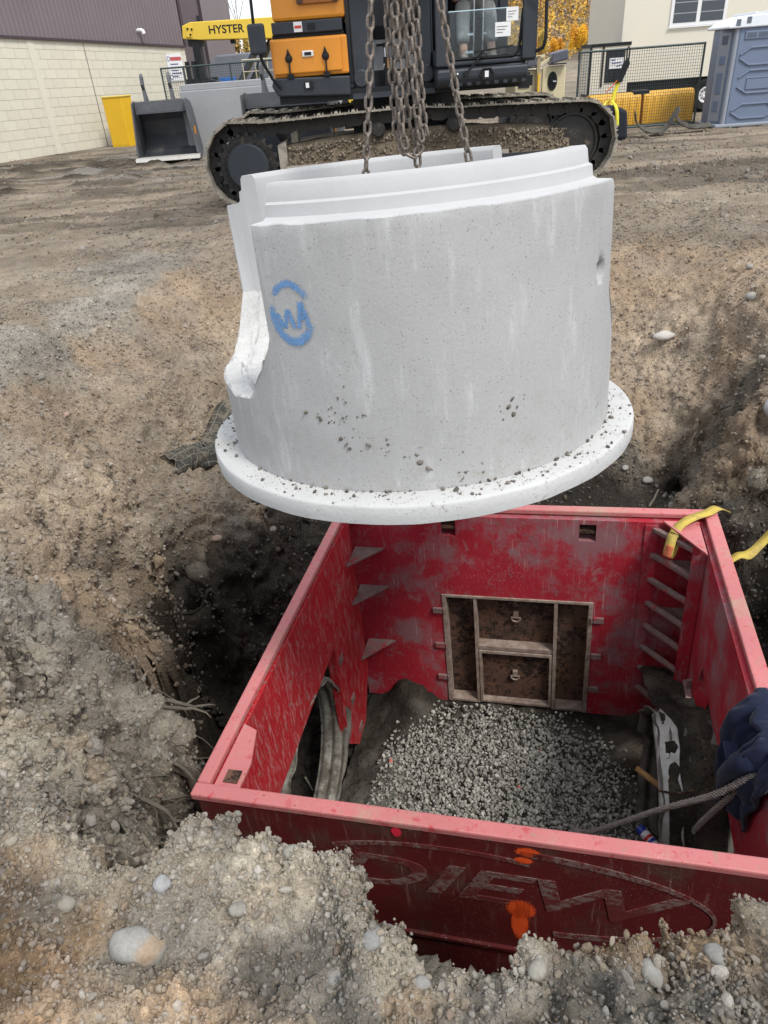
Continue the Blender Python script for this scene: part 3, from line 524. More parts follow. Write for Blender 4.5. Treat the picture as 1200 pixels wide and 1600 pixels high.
# inspection door in the back panel
MB().b2((.685,2.43,-1.79),(1.722,2.44,-.72)).build('back_plate',M_RUST,box)
m=MB()
m.b2((.672,2.330,-.735),(1.735,2.43,-.713)); m.b2((.672,2.330,-1.79),(.702,2.43,-.735)); m.b2((1.705,2.330,-1.79),(1.735,2.43,-.735)); m.b2((.702,2.335,-1.79),(.90,2.43,-1.765)); m.b2((1.50,2.335,-1.79),(1.705,2.43,-1.765))
m.build('door_frame',M_RUSTF,box,bevel=.003)
MB().b2((.902,2.336,-1.79),(.922,2.43,-.736)).build('divider',M_RUSTF,box); MB().b2((1.472,2.336,-1.79),(1.497,2.43,-.736)).build('divider',M_RUSTF,box)
MB().b2((.923,2.345,-1.226),(1.471,2.43,-1.195)).build('crossbar',M_RUSTF,box)
hatch=MB().b2((.945,2.39,-1.755),(1.45,2.40,-1.26)).build('hatch',M_RUST,box)
m=MB(); m.b2((.928,2.335,-1.258),(1.466,2.40,-1.236)); m.b2((.928,2.335,-1.775),(1.466,2.40,-1.755)); m.b2((.928,2.335,-1.755),(.946,2.40,-1.258)); m.b2((1.448,2.335,-1.755),(1.466,2.40,-1.258)); m.build('hatch_frame',M_RUSTF,hatch)
def dring(u,z,y,par):
    pts=[(u+.034*math.cos(a),y-.018,z+.034*math.sin(a)*1.1) for a in [math.pi+i*math.pi/10 for i in range(11)]]
    m=MB(); m.tube(pts,.0065,6,True); m.b2((u-.018,y-.022,z-.004),(u+.018,y,z+.05)); m.build('lifting_ring',M_RUSTF,par)
dring(1.20,-.95,2.425,box); dring(1.195,-1.50,2.386,hatch)
for u,zz in ((.635,(-.86,-1.20,-1.53)),(1.775,(-.86,-1.20,-1.53))):
    for z in zz:
        m=MB(); m.b2((u-.035,2.318,z-.024),(u+.035,2.338,z+.024)); s_=1 if u<1 else -1; m.cyl((u+s_*.047,2.325,z-.03),(u+s_*.047,2.325,z+.02),.009,n=8); m.build('hinge_lug',M_RUNG,box,bevel=.004)
for v,z in ((1.71,-.83),(1.80,-1.30),(1.86,-1.66)):
    m=MB(); m.b2((T,v-.04,z-.03),(T+.008,v+.04,z+.03)); m.cyl((T+.008,v,z),(T+.014,v,z),.012,n=8); m.build('bolt_plate',M_RUNG,box)
m=MB(); m.b2((2.30,1.80,-1.03),(2.338,1.98,-1.02)); m.b2((2.31,1.9,-1.02),(2.338,1.915,-.95)); m.build('bracket',M_RUNG,box)
# faded stencil on the outside of the front panel, and sprayed marks
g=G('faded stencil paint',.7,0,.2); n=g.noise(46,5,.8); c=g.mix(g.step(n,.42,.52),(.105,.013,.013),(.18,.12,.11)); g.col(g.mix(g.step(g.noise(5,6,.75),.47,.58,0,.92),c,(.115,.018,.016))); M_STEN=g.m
def ribbon_on_front(pts,wd,name,mat):
    m=MB(); L=len(pts); a=[];b=[]
    for i,(x,z) in enumerate(pts):
        x0,z0=pts[max(0,i-1)]; x1,z1=pts[min(L-1,i+1)]; dx,dz=x1-x0,z1-z0; q=math.hypot(dx,dz) or 1; w_=wd[i] if isinstance(wd,list) else wd
        a.append((x-dz/q*w_,-.003,z+dx/q*w_)); b.append((x+dz/q*w_,-.003,z-dx/q*w_))
    m.grid([a,b]); return m.build(name,mat,box,solid=.003)
text_part('DIEW','faded_lettering',M_STEN,box,(1.22,-.0022,-.36),(R(90),0,0),.30,.0012,'CENTER',1.75,.30)
ell=[(1.30+.80*math.cos(R(a)),-.36+.27*math.sin(R(a))) for a in range(-75,86,5)]
ribbon_on_front(ell,[.006+.012*abs(math.cos(i*.1)) for i in range(len(ell))],'faded_outline',M_STEN)
ell=[(1.10+.62*math.cos(R(a)),-.33+.20*math.sin(R(a))) for a in range(60,150,6)]
ribbon_on_front(ell,.013,'faded_outline',M_STEN)
text_part('12','faded_lettering',M_STEN,box,(.78,.0098,-.84),(R(90),0,0),.07,.0012); text_part('W12','faded_lettering',M_STEN,box,(1.42,.0098,-.845),(R(90),0,0),.07,.0012)
def spray(name,c,AMT=1.1):
    g=G(name,.75,0,.2); a=g.attr('Edge').outputs['Fac']; n=g.noise(190,4,.7)
    g.col(g.mix(g.noise(25,3),hsv(c,.8),hsv(c,1.15))); al=g.step(g.ma('ADD',g.ma('MULTIPLY',a,AMT),g.ma('MULTIPLY',g.ma('SUBTRACT',n,.5),2.4)),.22,.60,0,.9); g.set('Alpha',al); return g.m
M_ORANGE=spray('sprayed orange marking paint',(.85,.10,.02)); M_BLUE=spray('sprayed blue marking paint',(.13,.29,.55),.62); M_PINK=spray('sprayed red marking paint',(.75,.03,.06))
def paint(name,rows,mat,parent):
    """rows: list of rows of (point, edge weight) -> thin coat just off the surface"""
    m=MB(); m.grid([[p for p,e in r] for r in rows]); o=m.build(name,mat,parent,smooth=180)
    a=o.data.attributes.new('Edge','FLOAT','POINT'); a.data.foreach_set('value',[e for r in rows for p,e in r]); return o
def blot(name,u,z,w_,h,mat,k=9,y=-.0045):
    rows=[]
    for i in range(k+1):
        r=[]
        for j in range(k+1):
            a,b=i/k*2-1,j/k*2-1; e=1-min(1.4,(a*a+b*b)**1.2); r.append(((u+a*w_/2,y,z+b*h/2),e))
        rows.append(r)
    paint(name,rows,mat,box)
blot('orange_mark',1.40,-.075,.11,.07,M_ORANGE); blot('orange_mark',1.385,-.130,.085,.05,M_ORANGE); blot('orange_mark',1.375,-.47,.14,.15,M_ORANGE); blot('orange_mark',1.37,-.57,.085,.30,M_ORANGE)
blot('red_mark',.885,-.06,.05,.075,M_PINK)
# ------------------------------------------------------------------ culverts
g=G('galvanised culvert steel',.55,.35,.5); n=g.noise(5,7,.7); c=g.mix(g.step(n,.40,.62),(.27,.255,.225),(.11,.095,.075)); c=g.mix(g.step(g.noise(11,6,.75),.54,.64,0,.9),c,(.05,.042,.034)); g.col(c); g.bump(g.noise(40,5),.3,.006); g.set('Roughness',g.step(n,.4,.6,.5,.9)); M_GALV=g.m
g=G('dark culvert steel',.8,.1,.3); n=g.noise(5,7,.7); c=g.mix(g.step(n,.40,.62),(.105,.098,.085),(.05,.044,.036)); g.col(c); g.bump(g.noise(40,5),.3,.006); M_GALVD=g.m  # darker tone of the culvert steel, for the right pipe and the scrap
def culvert(u0,u1,mouth,vc,zc,r,label,squash=1.0):
    t=thing('culvert_pipe',label,'culvert',tuple(BO)); t.rotation_euler=BROT
    rows=[]; n=72; k=int(abs(u1-u0)/.011)
    for i in range(k+1):
        f=i/k; u=u0+(u1-u0)*f; row=[]
        for a in range(n):
            an=2*math.pi*a/n; rr=r+.013*math.sin(2*math.pi*u/.075); e=(1-f)**14
            jag=(vn(np.array([a*.55]),np.array([0.]),np.array([0.]),3)[0]-.5)*.035*e+(vn(np.array([a*.16]),np.array([0.]),np.array([0.]),9)[0]-.5)*.07*e
            rr+=.03*e*(vn(np.array([a*.3]),np.array([1.]),np.array([0.]),8)[0]-.5)
            row.append((u+jag,vc+rr*math.cos(an)*squash,zc+rr*math.sin(an)*1.02))
        rows.append(row)
    MB().grid(rows,closed=True).build('pipe_wall',M_GALV if mouth>0 else M_GALVD,t,smooth=60,solid=.010); return t
cl=culvert(.072,-.14,1,1.10,-1.20,.55,'corrugated steel culvert mouth under the cut left side of the red box')
cr=culvert(2.05,3.2,-1,1.18,-1.26,.53,'corrugated steel culvert with torn bright rim at the right side of the red box')
g=G('torn bright galvanised steel',.5,.4,.5); c=g.mix(g.step(g.noise(7,7,.75),.35,.70),(.34,.335,.32),(.22,.205,.18)); g.col(c); g.bump(g.noise(20,4,.6),.4,.01); M_TORN=g.m
for q,(prof_,a0,a1) in enumerate([([(2.03,.520),(2.045,.540),(2.07,.548),(2.095,.543),(2.12,.556),(2.14,.566)],62,230)]):
    rows=[]
    for i in range(70):
        f=i/69; a=R(a0+(a1-a0)*f); k=fbm(np.array([i*.16]),np.array([q*9.]),np.array([0.]),3,5)[0]-.5; tp=min(1,8*f,8*(1-f))
        rows.append([(2.05+(u-2.05)*(.35+.65*tp)+.022*k*(j>2),1.18+(rr+.012*k+.006*math.cos(j*2.6))*math.cos(a),-1.26+(rr+.012*k+.006*math.cos(j*2.6))*math.sin(a)) for j,(u,rr) in enumerate(prof_)])
    MB().grid(rows).build('torn_strip',M_TORN,cr,smooth=70,solid=.007)
for a in (120,150,172):
    a_=R(a); MB().tube([(2.03,1.18+.545*math.cos(a_),-1.26+.545*math.sin(a_)),(2.10,1.18+.60*math.cos(a_+.02),-1.26+.60*math.sin(a_+.02)),(2.19,1.18+.60*math.cos(a_-.02),-1.26+.60*math.sin(a_-.02))],.006,5).build('tie_wire',M_RUST,cr)
# soil heaped over the right culvert, inside the box, and at the sides of the left mouth
def heap(name,u0,u1,v0,v1,fn,mat,n=70,m=70):
    uu,vv=np.meshgrid(np.linspace(u0,u1,n),np.linspace(v0,v1,m)); zz=fn(uu,vv)
    nn=.05*(np.abs(2*vn(uu*7,vv*7,zz*7,21)-1)-.4)+.03*(vn(uu*19,vv*19,zz*19,22)-.5)+.014*(vn(uu*50,vv*50,zz*50,23)-.5)
    P=np.array(BM)[:3,:3]@np.stack([uu.ravel(),vv.ravel(),(zz+nn).ravel()])+np.array(BO)[:,None]
    ii=np.arange(n*m).reshape(m,n); F=np.stack([ii[:-1,:-1],ii[:-1,1:],ii[1:,1:],ii[1:,:-1]],-1).reshape(-1,4)
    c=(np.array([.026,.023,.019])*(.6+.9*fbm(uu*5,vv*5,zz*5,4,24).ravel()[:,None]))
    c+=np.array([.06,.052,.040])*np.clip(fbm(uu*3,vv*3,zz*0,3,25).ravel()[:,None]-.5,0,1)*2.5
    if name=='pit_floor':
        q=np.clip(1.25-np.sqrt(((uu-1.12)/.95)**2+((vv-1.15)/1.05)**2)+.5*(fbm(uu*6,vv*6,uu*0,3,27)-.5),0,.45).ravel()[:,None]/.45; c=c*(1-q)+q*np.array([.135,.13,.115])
    return npmesh(name,P.T,F,mat,c)
def pipetop(uu,vv):
    s=np.abs(vv-1.18)/.60; arch=-1.26+.60*np.sqrt(np.clip(1-s*s,0,1)); arch=np.where(s<1,arch,-1.26-(s-1)*1.5)
    far=-.79-.03*np.sin(vv*5); z=np.where(vv>1.18,np.maximum(arch,far-.55*np.clip(vv-1.5,0,9)),arch)
    return z-.25*np.clip(2.14-uu,0,1)-.03
struct(heap('soil_mound',2.075,2.345,.12,2.33,pipetop,M_SOIL,50,120))
def corner(uu,vv): return -1.80+.20*np.exp(-((uu-.36)/.16)**2-((vv-2.30)/.22)**2)+.05*np.exp(-((uu-.36)/.2)**2-((vv-1.2)/.7)**2)+.03*np.exp(-((uu-2.1)/.12)**2)
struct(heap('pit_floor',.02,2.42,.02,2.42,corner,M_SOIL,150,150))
# gravel bed
n=22000; uu=RNG.uniform(.25,2.1,n); vv=RNG.uniform(.12,2.28,n)
rad=np.sqrt(((uu-1.12)/.99)**2+((vv-1.15)/1.08)**2)+.22*(fbm(uu*4,vv*4,uu*0,3,26)-.5)*1.6
keep=rad<RNG.uniform(.62,1.22,n); uu,vv=uu[keep],vv[keep]; n=len(uu)
zz=-1.782+.06*np.exp(-(((uu-1.15)/.8)**2+((vv-1.2)/.9)**2))+RNG.uniform(-.012,.022,n)
P=(np.array(BM)[:3,:3]@np.stack([uu,vv,zz])+np.array(BO)[:,None]).T
gp=1.3*np.array([(.255,.25,.225),(.21,.21,.19),(.30,.295,.27),(.17,.168,.15),(.27,.255,.225),(.36,.355,.33)])
cc=gp[RNG.choice(6,n,p=[.28,.26,.18,.14,.1,.04])]*RNG.uniform(.7,1.15,(n,1)); cc[RNG.choice(n,8)]=(.45,.13,.10)
V,F_,c_=stones_geo(P,np.tile((0,0,1.),(n,1)),.011+.025*RNG.random(n)**1.8,cc,0,.2,(.5,.8),.28)
grv=npmesh('gravel_bed',V,F_,M_STONE,c_,smooth=False); grv['kind']='stuff'
# loose things in the box
def at_box(t): t.location=tuple(BO); t.rotation_euler=BROT; return t
cn=at_box(thing('spray_can','small blue and white spray can lying below the torn culvert rim','spray can'))
g=simple('can blue',(.03,.05,.35),.3,0,.1); gw=simple('can white',(.75,.75,.78),.3,0,.1); gr_=simple('can red',(.55,.03,.03),.35)
p0,p1=Vector((2.035,1.30,-1.665)),Vector((2.12,1.19,-1.672)); dv=(p1-p0)
MB().cyl(p0+dv*.30,p1,.031,n=16).build('can_body',gw,cn,smooth=40); MB().cyl(p0,p0+dv*.28,.029,.030,n=16).build('cap',g,cn,smooth=40); MB().cyl(p0+dv*.52,p0+dv*.66,.0318,n=16).build('label_band',gr_,cn,smooth=40); MB().cyl(p0+dv*.72,p0+dv*.86,.0318,n=16).build('label_band',g,cn,smooth=40)
M_WOOD=simple('weathered wood',(.40,.22,.09),.7,0,.4,14,(.18,.12,.07),.3,50)
st=at_box(tag(MB().tube([(1.99,1.42,-1.25),(2.08,1.36,-1.275),(2.20,1.28,-1.30)],[.019,.019,.018],10).build('wooden_handle',M_WOOD,None,smooth=40),'orange brown wooden handle sticking out of the right culvert mouth','handle'))
g=G('wire rope',.5,.5,.5); wv=g.n('TexWave',wave_type='BANDS',bands_direction='DIAGONAL'); g.put(wv.inputs['Vector'],g.co()); wv.inputs['Scale'].default_value=36; wv.inputs['Distortion'].default_value=.4
g.col(g.mix(wv.outputs[0],(.30,.28,.25),(.60,.57,.52))); g.bump(wv.outputs[0],.8,.004); M_ROPE=g.m
def strands(name,pts,r,label,par=None):
    """six wires laid round a core"""
    P=[Vector(p) for p in pts]; Q=[]
    for i in range(len(P)-1):
        for k in range(14): 
            t=k/14; a=P[max(0,i-1)];b=P[i];c=P[i+1];d=P[min(len(P)-1,i+2)]
            Q.append(.5*((2*b)+(c-a)*t+(2*a-5*b+4*c-d)*t*t+(3*b-a-3*c+d)*t**3))
    Q.append(P[-1]); m=MB(); ph=0
    for s_ in range(6):
        path=[];L=0
        for i,q in enumerate(Q):
            tn=(Q[min(i+1,len(Q)-1)]-Q[max(i-1,0)]).normalized(); x=tn.cross(Vector((0,0,1))).normalized(); y=tn.cross(x)
            if i: L+=(q-Q[i-1]).length
            an=s_*math.pi/3+L*2*math.pi/.16; path.append(q+(x*math.cos(an)+y*math.sin(an))*r*.62)
        m.tube(path,r*.42,5)
    return tag(at_box(m.build(name,M_ROPE,None,smooth=60)),label,'wire rope')
strands('wire_rope',[(1.52,1.40,-1.80),(1.69,1.23,-1.68),(1.86,1.02,-1.26),(2.03,.82,-.82),(2.20,.61,-.39),(2.345,.44,.02),(2.50,.25,.05),(2.62,.20,-.1)],.017,'pale steel wire rope running straight from the gravel up over the right rim')
strands('wire_rope',[(2.16,.98,-1.55),(2.17,.86,-1.20),(2.20,.74,-.80),(2.26,.60,-.38),(2.34,.48,.02),(2.46,.36,.045),(2.60,.30,-.12)],.016,'darker sagging wire rope hanging beside the culvert soil and over the right rim')
# navy jacket over the right rim
g=G('navy cloth',.9,0,.15); g.col(g.mix(g.noise(9,5),(.008,.011,.028),(.018,.024,.055))); g.set('Sheen Weight',.1); g.bump(g.noise(5,4,.6),.6,.03); g.bump(g.noise(260,2),.3,.002); M_NAVY=g.m
jk=at_box(thing('jacket','dark navy work jacket slung over the right rim of the red box','jacket'))
prof=[(2.60,-.34),(2.55,-.20),(2.51,-.06),(2.46,.04),(2.40,.07),(2.345,.045),(2.305,-.03),(2.285,-.13),(2.28,-.24),(2.27,-.34),(2.27,-.44),(2.28,-.53)]
pu=np.interp(np.linspace(0,11,52),range(12),[p[0] for p in prof]); pz=np.interp(np.linspace(0,11,52),range(12),[p[1] for p in prof]); rows=[]
fj,kj=np.meshgrid(np.linspace(0,1,76),np.linspace(0,1,52),indexing='ij'); wr_=.075*(fbm(fj*4,kj*3.2,fj*0,3,77)-.5)-.038*(1-np.abs(2*fbm(fj*5+kj*3,kj*2.4-fj*1.5,fj*0,3,78)-1))**3+.014*(fbm(fj*17,kj*12,fj*0,2,79)-.5)
for j in range(76):
    f=j/75; row=[]
    for i in range(52):
        k=i/51; wdt=.44-.16*max(0,k-.55)*2; v=.62+.12*max(0,k-.5)+(f-.5)*wdt+.02*math.sin(k*9+f*3); fo=.024*math.sin(f*15+k*4)+wr_[j,i]; s_=1 if k>.45 else -.5
        row.append((pu[i]-fo*s_-.035*(1-(2*f-1)**2),v,pz[i]+fo*(.35 if .3<k<.6 else .1)+(.05*math.sin(f*7)*max(0,k-.8)*5)))
    rows.append(row)
MB().grid(rows).build('jacket_body',M_NAVY,jk,smooth=180,solid=.018)
sl=[(2.30,.52,-.02),(2.26,.60,-.16),(2.25,.66,-.30),(2.27,.72,-.44),(2.29,.70,-.56)]
m=MB(); m.tube(sl,[.06,.066,.058,.05,.045],12,flat=.7); m.build('sleeve',M_NAVY,jk,smooth=180)
m=MB(); 
for a,b in (((2.244,.70,-.14),(2.239,.60,-.14)),): m.bar(a,b,.06,.008)
m.cyl((2.238,.74,-.12),(2.232,.74,-.12),.008,n=8); m.build('pocket_flap',M_NAVY,jk)
# yellow slings
g=G('yellow webbing',.8,0,.2); c=g.mix(g.step(g.noise(9,5,.7),.45,.7),(.55,.42,.09),(.33,.25,.10)); g.col(c); wv=g.n('TexWave',wave_type='BANDS'); g.put(wv.inputs['Vector'],g.co()); wv.inputs['Scale'].default_value=60; g.bump(wv.outputs[0],.4,.003); M_SLING=g.m
g=simple('orange sling label',(.55,.16,.07),.7,0,.4,30); M_SLAB=g
def ribbon(m,pts,wdir,wd,sub=6):
    P=[Vector(p) for p in pts]; D=[Vector(d).normalized() for d in wdir]; A=[]
    for i in range(len(P)-1):
        for k in range(sub+(i==len(P)-2)):
            t=k/sub; a=P[max(0,i-1)];b=P[i];c=P[i+1];d=P[min(len(P)-1,i+2)]
            q=.5*((2*b)+(c-a)*t+(2*a-5*b+4*c-d)*t*t+(3*b-a-3*c+d)*t**3); w_=(D[i]*(1-t)+D[i+1]*t).normalized(); A.append((q-w_*wd/2,q+w_*wd/2))
    m.grid([[a for a,b in A],[b for a,b in A]]); return m
s1=at_box(thing('yellow_sling','yellow webbing sling looped over the top ladder rung at the far right corner','sling'))
ribbon(MB(),[(2.52,2.52,-.05),(2.45,2.45,.012),(2.38,2.38,.016),(2.28,2.31,.018),(2.20,2.25,-.01),(2.165,2.20,-.055)],[(1,-1,0)]*4+[(1,-.9,.2),(1,-.8,.2)],.065).build('webbing',M_SLING,s1,smooth=180,solid=.006)
lp_=[(2.165,2.205,-.045),(2.15,2.17,-.09),(2.14,2.15,-.16),(2.165,2.21,-.19),(2.19,2.25,-.13),(2.19,2.25,-.06),(2.175,2.21,-.03)]
ribbon(MB(),lp_,[(1,-.8,0)]*7,.062).build('eye_loop',M_SLING,s1,smooth=180,solid=.006)
ribbon(MB(),[(2.148,2.158,-.09),(2.135,2.140,-.165)],[(1,-.8,0)]*2,.05).build('label_tag',M_SLAB,s1,smooth=180,solid=.003)
s2=at_box(thing('yellow_sling','loose yellow sling end lying on dark soil outside the right wall','sling'))
ribbon(MB(),[(2.46,2.17,-.24),(2.55,2.22,-.19),(2.63,2.27,-.21),(2.72,2.36,-.17),(2.82,2.42,-.06),(2.95,2.50,.0)],[(.3,-1,.3),(.3,-1,.2),(.2,-1,-.3),(.2,-1,-.2),(.3,-1,.3),(.3,-1,.3)],.07).build('webbing',M_SLING,s2,smooth=180,solid=.006)
# ================================================================== CONCRETE RING ON CHAINS
g=G('cast concrete',.9,0,.15); v=g.co(); n=g.noise(1.6,6,.65,v); pores=g.vor(95,v); pn=g.noise(30,3,.6,v); fine=g.noise(150,4,.7,v)
c=g.mix(n,(.315,.313,.310),(.44,.438,.432)); c=g.mix(g.step(g.noise(4.5,6,.7,g.co((3,3,.55))),.52,.74,0,.55),c,(.58,.58,.575))
c=g.mix(g.step(g.noise(6,5,.65,g.co((5,5,.35))),.55,.72,0,.45),c,(.33,.33,.335))
c=g.mix(1.,c,g.mix(fine,(.80,.80,.80),(1.15,1.15,1.15)),'MULTIPLY')
c=g.mix(g.ma('MULTIPLY',g.step(pores,.24,.14,0,.75),g.step(pn,.45,.62)),c,(.13,.125,.12))
c=g.mix(g.step(g.noise(7,8,.8,v),.66,.71,0,.6),c,(.52,.52,.515))
low=g.n('SeparateXYZ'); g.put(low.inputs[0],g.n('TexCoord').outputs['Object']); splash=g.ma('MULTIPLY',g.step(low.outputs['Z'],.50,.10),g.step(g.noise(16,7,.8,v),.50,.62,0,.75)); c=g.mix(splash,c,(.34,.325,.30))
c=g.mix(g.ma('MULTIPLY',g.step(low.outputs['Z'],.42,.12),g.step(g.noise(24,4,.7,v),.665,.70,0,.9)),c,(.16,.145,.125))
g.col(c); g.bump(fine,.18,.003); g.bump(pores,.10,.003); g.bump(g.noise(9,5,.6,v),.15,.01); M_CONC=g.m
g=G('smooth cast concrete face',.8,0,.2); v=g.co(); c=g.mix(g.noise(3,6,.65,v),(.37,.37,.372),(.48,.48,.48)); c=g.mix(g.step(g.noise(60,4,.7,v),.66,.72,0,.5),c,(.25,.245,.24)); c=g.mix(g.step(g.noise(8,6,.7,g.co((3,3,.7))),.55,.7,0,.5),c,(.46,.455,.45)); g.col(c); g.bump(g.noise(70,5,.7,v),.25,.004); M_CONS=g.m
g=G('fresh broken concrete',.95,0,.1); v=g.co(); c=g.mix(g.noise(30,6,.7,v),(.44,.435,.42),(.62,.615,.60)); c=g.mix(g.step(g.vor(55,v),.28,.18,0,.3),c,(.30,.285,.27)); c=g.mix(g.step(g.noise(14,5,.7,v),.58,.68,0,.6),c,(.36,.35,.33)); g.col(c); g.bump(g.noise(40,6,.75,v),.8,.01); M_CONF=g.m
g=G('dirty slab concrete',.9,0,.15); v=g.co(); c=g.mix(g.noise(3,6,.65,v),(.40,.40,.39),(.54,.54,.53)); c=g.mix(g.step(g.noise(2.6,8,.72,v),.56,.70,0,.75),c,(.40,.365,.30)); c=g.mix(g.ma('MULTIPLY',g.step(g.noise(46,6,.75,v),.55,.65,0,.8),g.step(g.noise(3.5,5,.65,v),.44,.58)),c,(.22,.205,.185)); c=g.mix(g.ma('MULTIPLY',g.step(g.vor(60,v),.20,.10,0,.6),g.step(g.noise(5,4,.6,v),.5,.65)),c,(.15,.14,.13)); g.col(c); g.bump(g.noise(60,5,.7,v),.4,.006); M_SLABC=g.m
cc_=Vector((.194,2.92,.205)); tx,ty=-.03,.068; axv=Vector((math.sin(tx),math.sin(ty),0)); axv.z=math.sqrt(1-axv.x**2-axv.y**2)
e1=Vector((0,1,0)).cross(axv).normalized(); e2=axv.cross(e1); RM=Matrix((e1,e2,axv)).transposed().to_4x4(); RM.translation=cc_
ring=thing('manhole_ring','pale precast concrete manhole ring with round base slab hanging over the red box','manhole ring'); ring.matrix_world=RM
H0,H1,HT=.079,.977,1.086
def notchtop(a):
    """top height at azimuth a (degrees): cut out pipe openings on two opposite sides"""
    best=9.
    for lo,hi,hb,seed in ((156.,231.,.36,1),(329.5,47.+360,.36,2)):
        mid=(lo+hi)/2; q=((a-mid+180)%360-180); hw=(hi-lo)/2
        if abs(q)<=hw:
            s=abs(q)/hw; k=fbm(np.array([a*.13]),np.array([seed*5.]),np.array([0.]),3,14)[0]-.5
            best=min(best,hb+.05*k+ .05*s*s+(.20*max(0,(s-.62)/.38)**1.6))
    return best
angs=sorted(set([i*.75 for i in range(480)]+[156.-.02,156.02,231-.02,231.02,329.5-.02,329.5+.02,47-.02,47.02]))
outer=[(.813,H0+(H1-H0)*i/44) for i in range(45)]
topp=[(.806,H1+.003),(.755,H1+.004),(.741,H1+.012),(.737,H1+.048),(.724,H1+.055),(.719,HT-.012),(.710,HT),(.662,HT),(.652,HT-.012)]
inner=[(.65,HT-.02-(HT-.02-H0)*i/24) for i in range(25)]
prof=outer+topp+inner; cols=[]
for a in angs:
    nt_=notchtop(a); col=[]; ar=R(a)
    for j,(r_,h_) in enumerate(prof):
        hh=min(h_,nt_+ (.03*(vn(np.array([a*.35]),np.array([j*.6]),np.array([0.]),6)[0]-.5) if (h_>nt_ and j>=44) else 0))
        rr=r_
        if j<45:
            da=((a-322+180)%360-180)/360*2*math.pi*.813; dd=math.hypot(da,h_-.70)
            rr-=.045*max(0,1-(dd/.036)**4) if dd<.036 else 0
            rr+=.004*(vn(np.array([a*.12]),np.array([h_*7]),np.array([0.]),4)[0]-.5)
        if j in (44,45): rr-=.005*vn(np.array([a*.31]),np.array([0.]),np.array([0.]),5)[0]; hh-=.005*vn(np.array([a*.23]),np.array([1.]),np.array([0.]),5)[0]
        col.append((rr*math.cos(ar),rr*math.sin(ar),hh))
    cols.append(col)
m=MB(); na=len(angs); npf=len(prof)
for c_ in cols: m.v+=c_
for i in range(na):
    a=angs[i]; b=(i+1)%na; cut=notchtop(a)<5 and notchtop(angs[b])<5; sliver=(angs[b]-a)%360<.06
    for j in range(npf-1):
        m.f.append((i*npf+j,b*npf+j,b*npf+j+1,i*npf+j+1))
        hj=prof[j+1][1]
        if cut and j>=43 and hj>min(notchtop(a),notchtop(angs[b])): m.mi.append(2)
        elif sliver and j>=44: m.mi.append(1 if 1 else 0)
        else: m.mi.append(0 if j<45 else 1)
wall=m.build('ring_wall',[M_CONC,M_CONS,M_CONF],ring,smooth=38)
m=MB(); fl=[(.0,.0),(.905,.0),(.914,.006),(.916,.03),(.915,.068),(.911,.076),(.903,.0795),(.80,.079),(.0,.079)]
rows=[]
for r_,z_ in fl:
    rows.append([((r_+.010*(r_>.8)*(fbm(np.array([k*.09]),np.array([3.]),np.array([0.]),3,15)[0]-.5))*math.cos(2*math.pi*k/180),(r_+.010*(r_>.8)*(fbm(np.array([k*.09]),np.array([3.]),np.array([0.]),3,15)[0]-.5))*math.sin(2*math.pi*k/180),z_+.004*(vn(np.array([k*.4]),np.array([r_*9]),np.array([0.]),2)[0]-.5)*(r_>.8)) for k in range(180)])
m.grid(rows,closed=True).build('base_slab',M_SLABC,ring,smooth=40)
# crumbs of soil lying on the slab ledge and stuck on the wall
n=1100; a=RNG.uniform(0,2*math.pi,n); rr=.813+.10*RNG.random(n)**2.2; bias=.35+.65*(fbm(np.cos(a)*3,np.sin(a)*3,a*0,3,16)>.5)
kp=RNG.random(n)<bias; a,rr=a[kp],rr[kp]; n=len(a)
Pl=np.stack([rr*np.cos(a),rr*np.sin(a),np.full(n,.081)],-1)
V,F_,c_=stones_geo(Pl,np.tile((0,0,1.),(n,1)),.003+.018*RNG.random(n)**5,np.array([(.13,.115,.10)])*RNG.uniform(.5,1.6,(n,1)),0,.3)
n2=70; cen=[(250,.34),(247,.42),(252,.28),(291,.33),(268,.18),(281,.15),(256,.24),(244,.36)]
pp=[cen[int(k)] for k in RNG.integers(0,8,n2)]; a2=np.radians([p[0] for p in pp])+RNG.normal(size=n2)*.05; h2=np.array([p[1] for p in pp])+RNG.normal(size=n2)*.03
P2=np.stack([.813*np.cos(a2),.813*np.sin(a2),h2],-1); N2=np.stack([np.cos(a2),np.sin(a2),0*a2],-1)
V2,F2,c2=stones_geo(P2,N2,.006+.02*RNG.random(n2)**3,np.array([(.14,.13,.11)])*RNG.uniform(.6,1.3,(n2,1)),0,.45,(.4,.6))
cr_=npmesh('dirt_crumbs',np.concatenate([V,V2]),np.concatenate([F_,F2+len(V)]),M_STONE,np.concatenate([c_,c2])); cr_.parent=ring; cr_['kind']='stuff'
# blue sprayed mark: broken circle round two letters, on the curved face
def onring(th,h,off=.0025): return (((.813+off)*math.cos(R(th))),((.813+off)*math.sin(R(th))),h)
SC=180/math.pi/.813
def stroke(pts,wd,name='blue_mark'):
    rows=[]; L=len(pts)
    for i,(x,y) in enumerate(pts):
        x0,y0=pts[max(0,i-1)];x1,y1=pts[min(L-1,i+1)];dx,dy=x1-x0,y1-y0;q=math.hypot(dx,dy) or 1
        row=[]
        for k in range(7):
            s=(k/6*2-1); px,py=x-dy/q*wd*s,y+dx/q*wd*s; e=(1-s*s)*(1-(abs(i/(L-1)*2-1))**8)
            row.append((onring(239.0+px*1.12*SC,.712+py*1.12),e))
        rows.append(row)
    paint(name,rows,M_BLUE,ring)
def line(a,b,n=10): return [(a[0]+(b[0]-a[0])*i/n,a[1]+(b[1]-a[1])*i/n) for i in range(n+1)]
stroke([(.068*math.cos(R(t)),.085*math.sin(R(t))) for t in range(160,345,9)],.019)
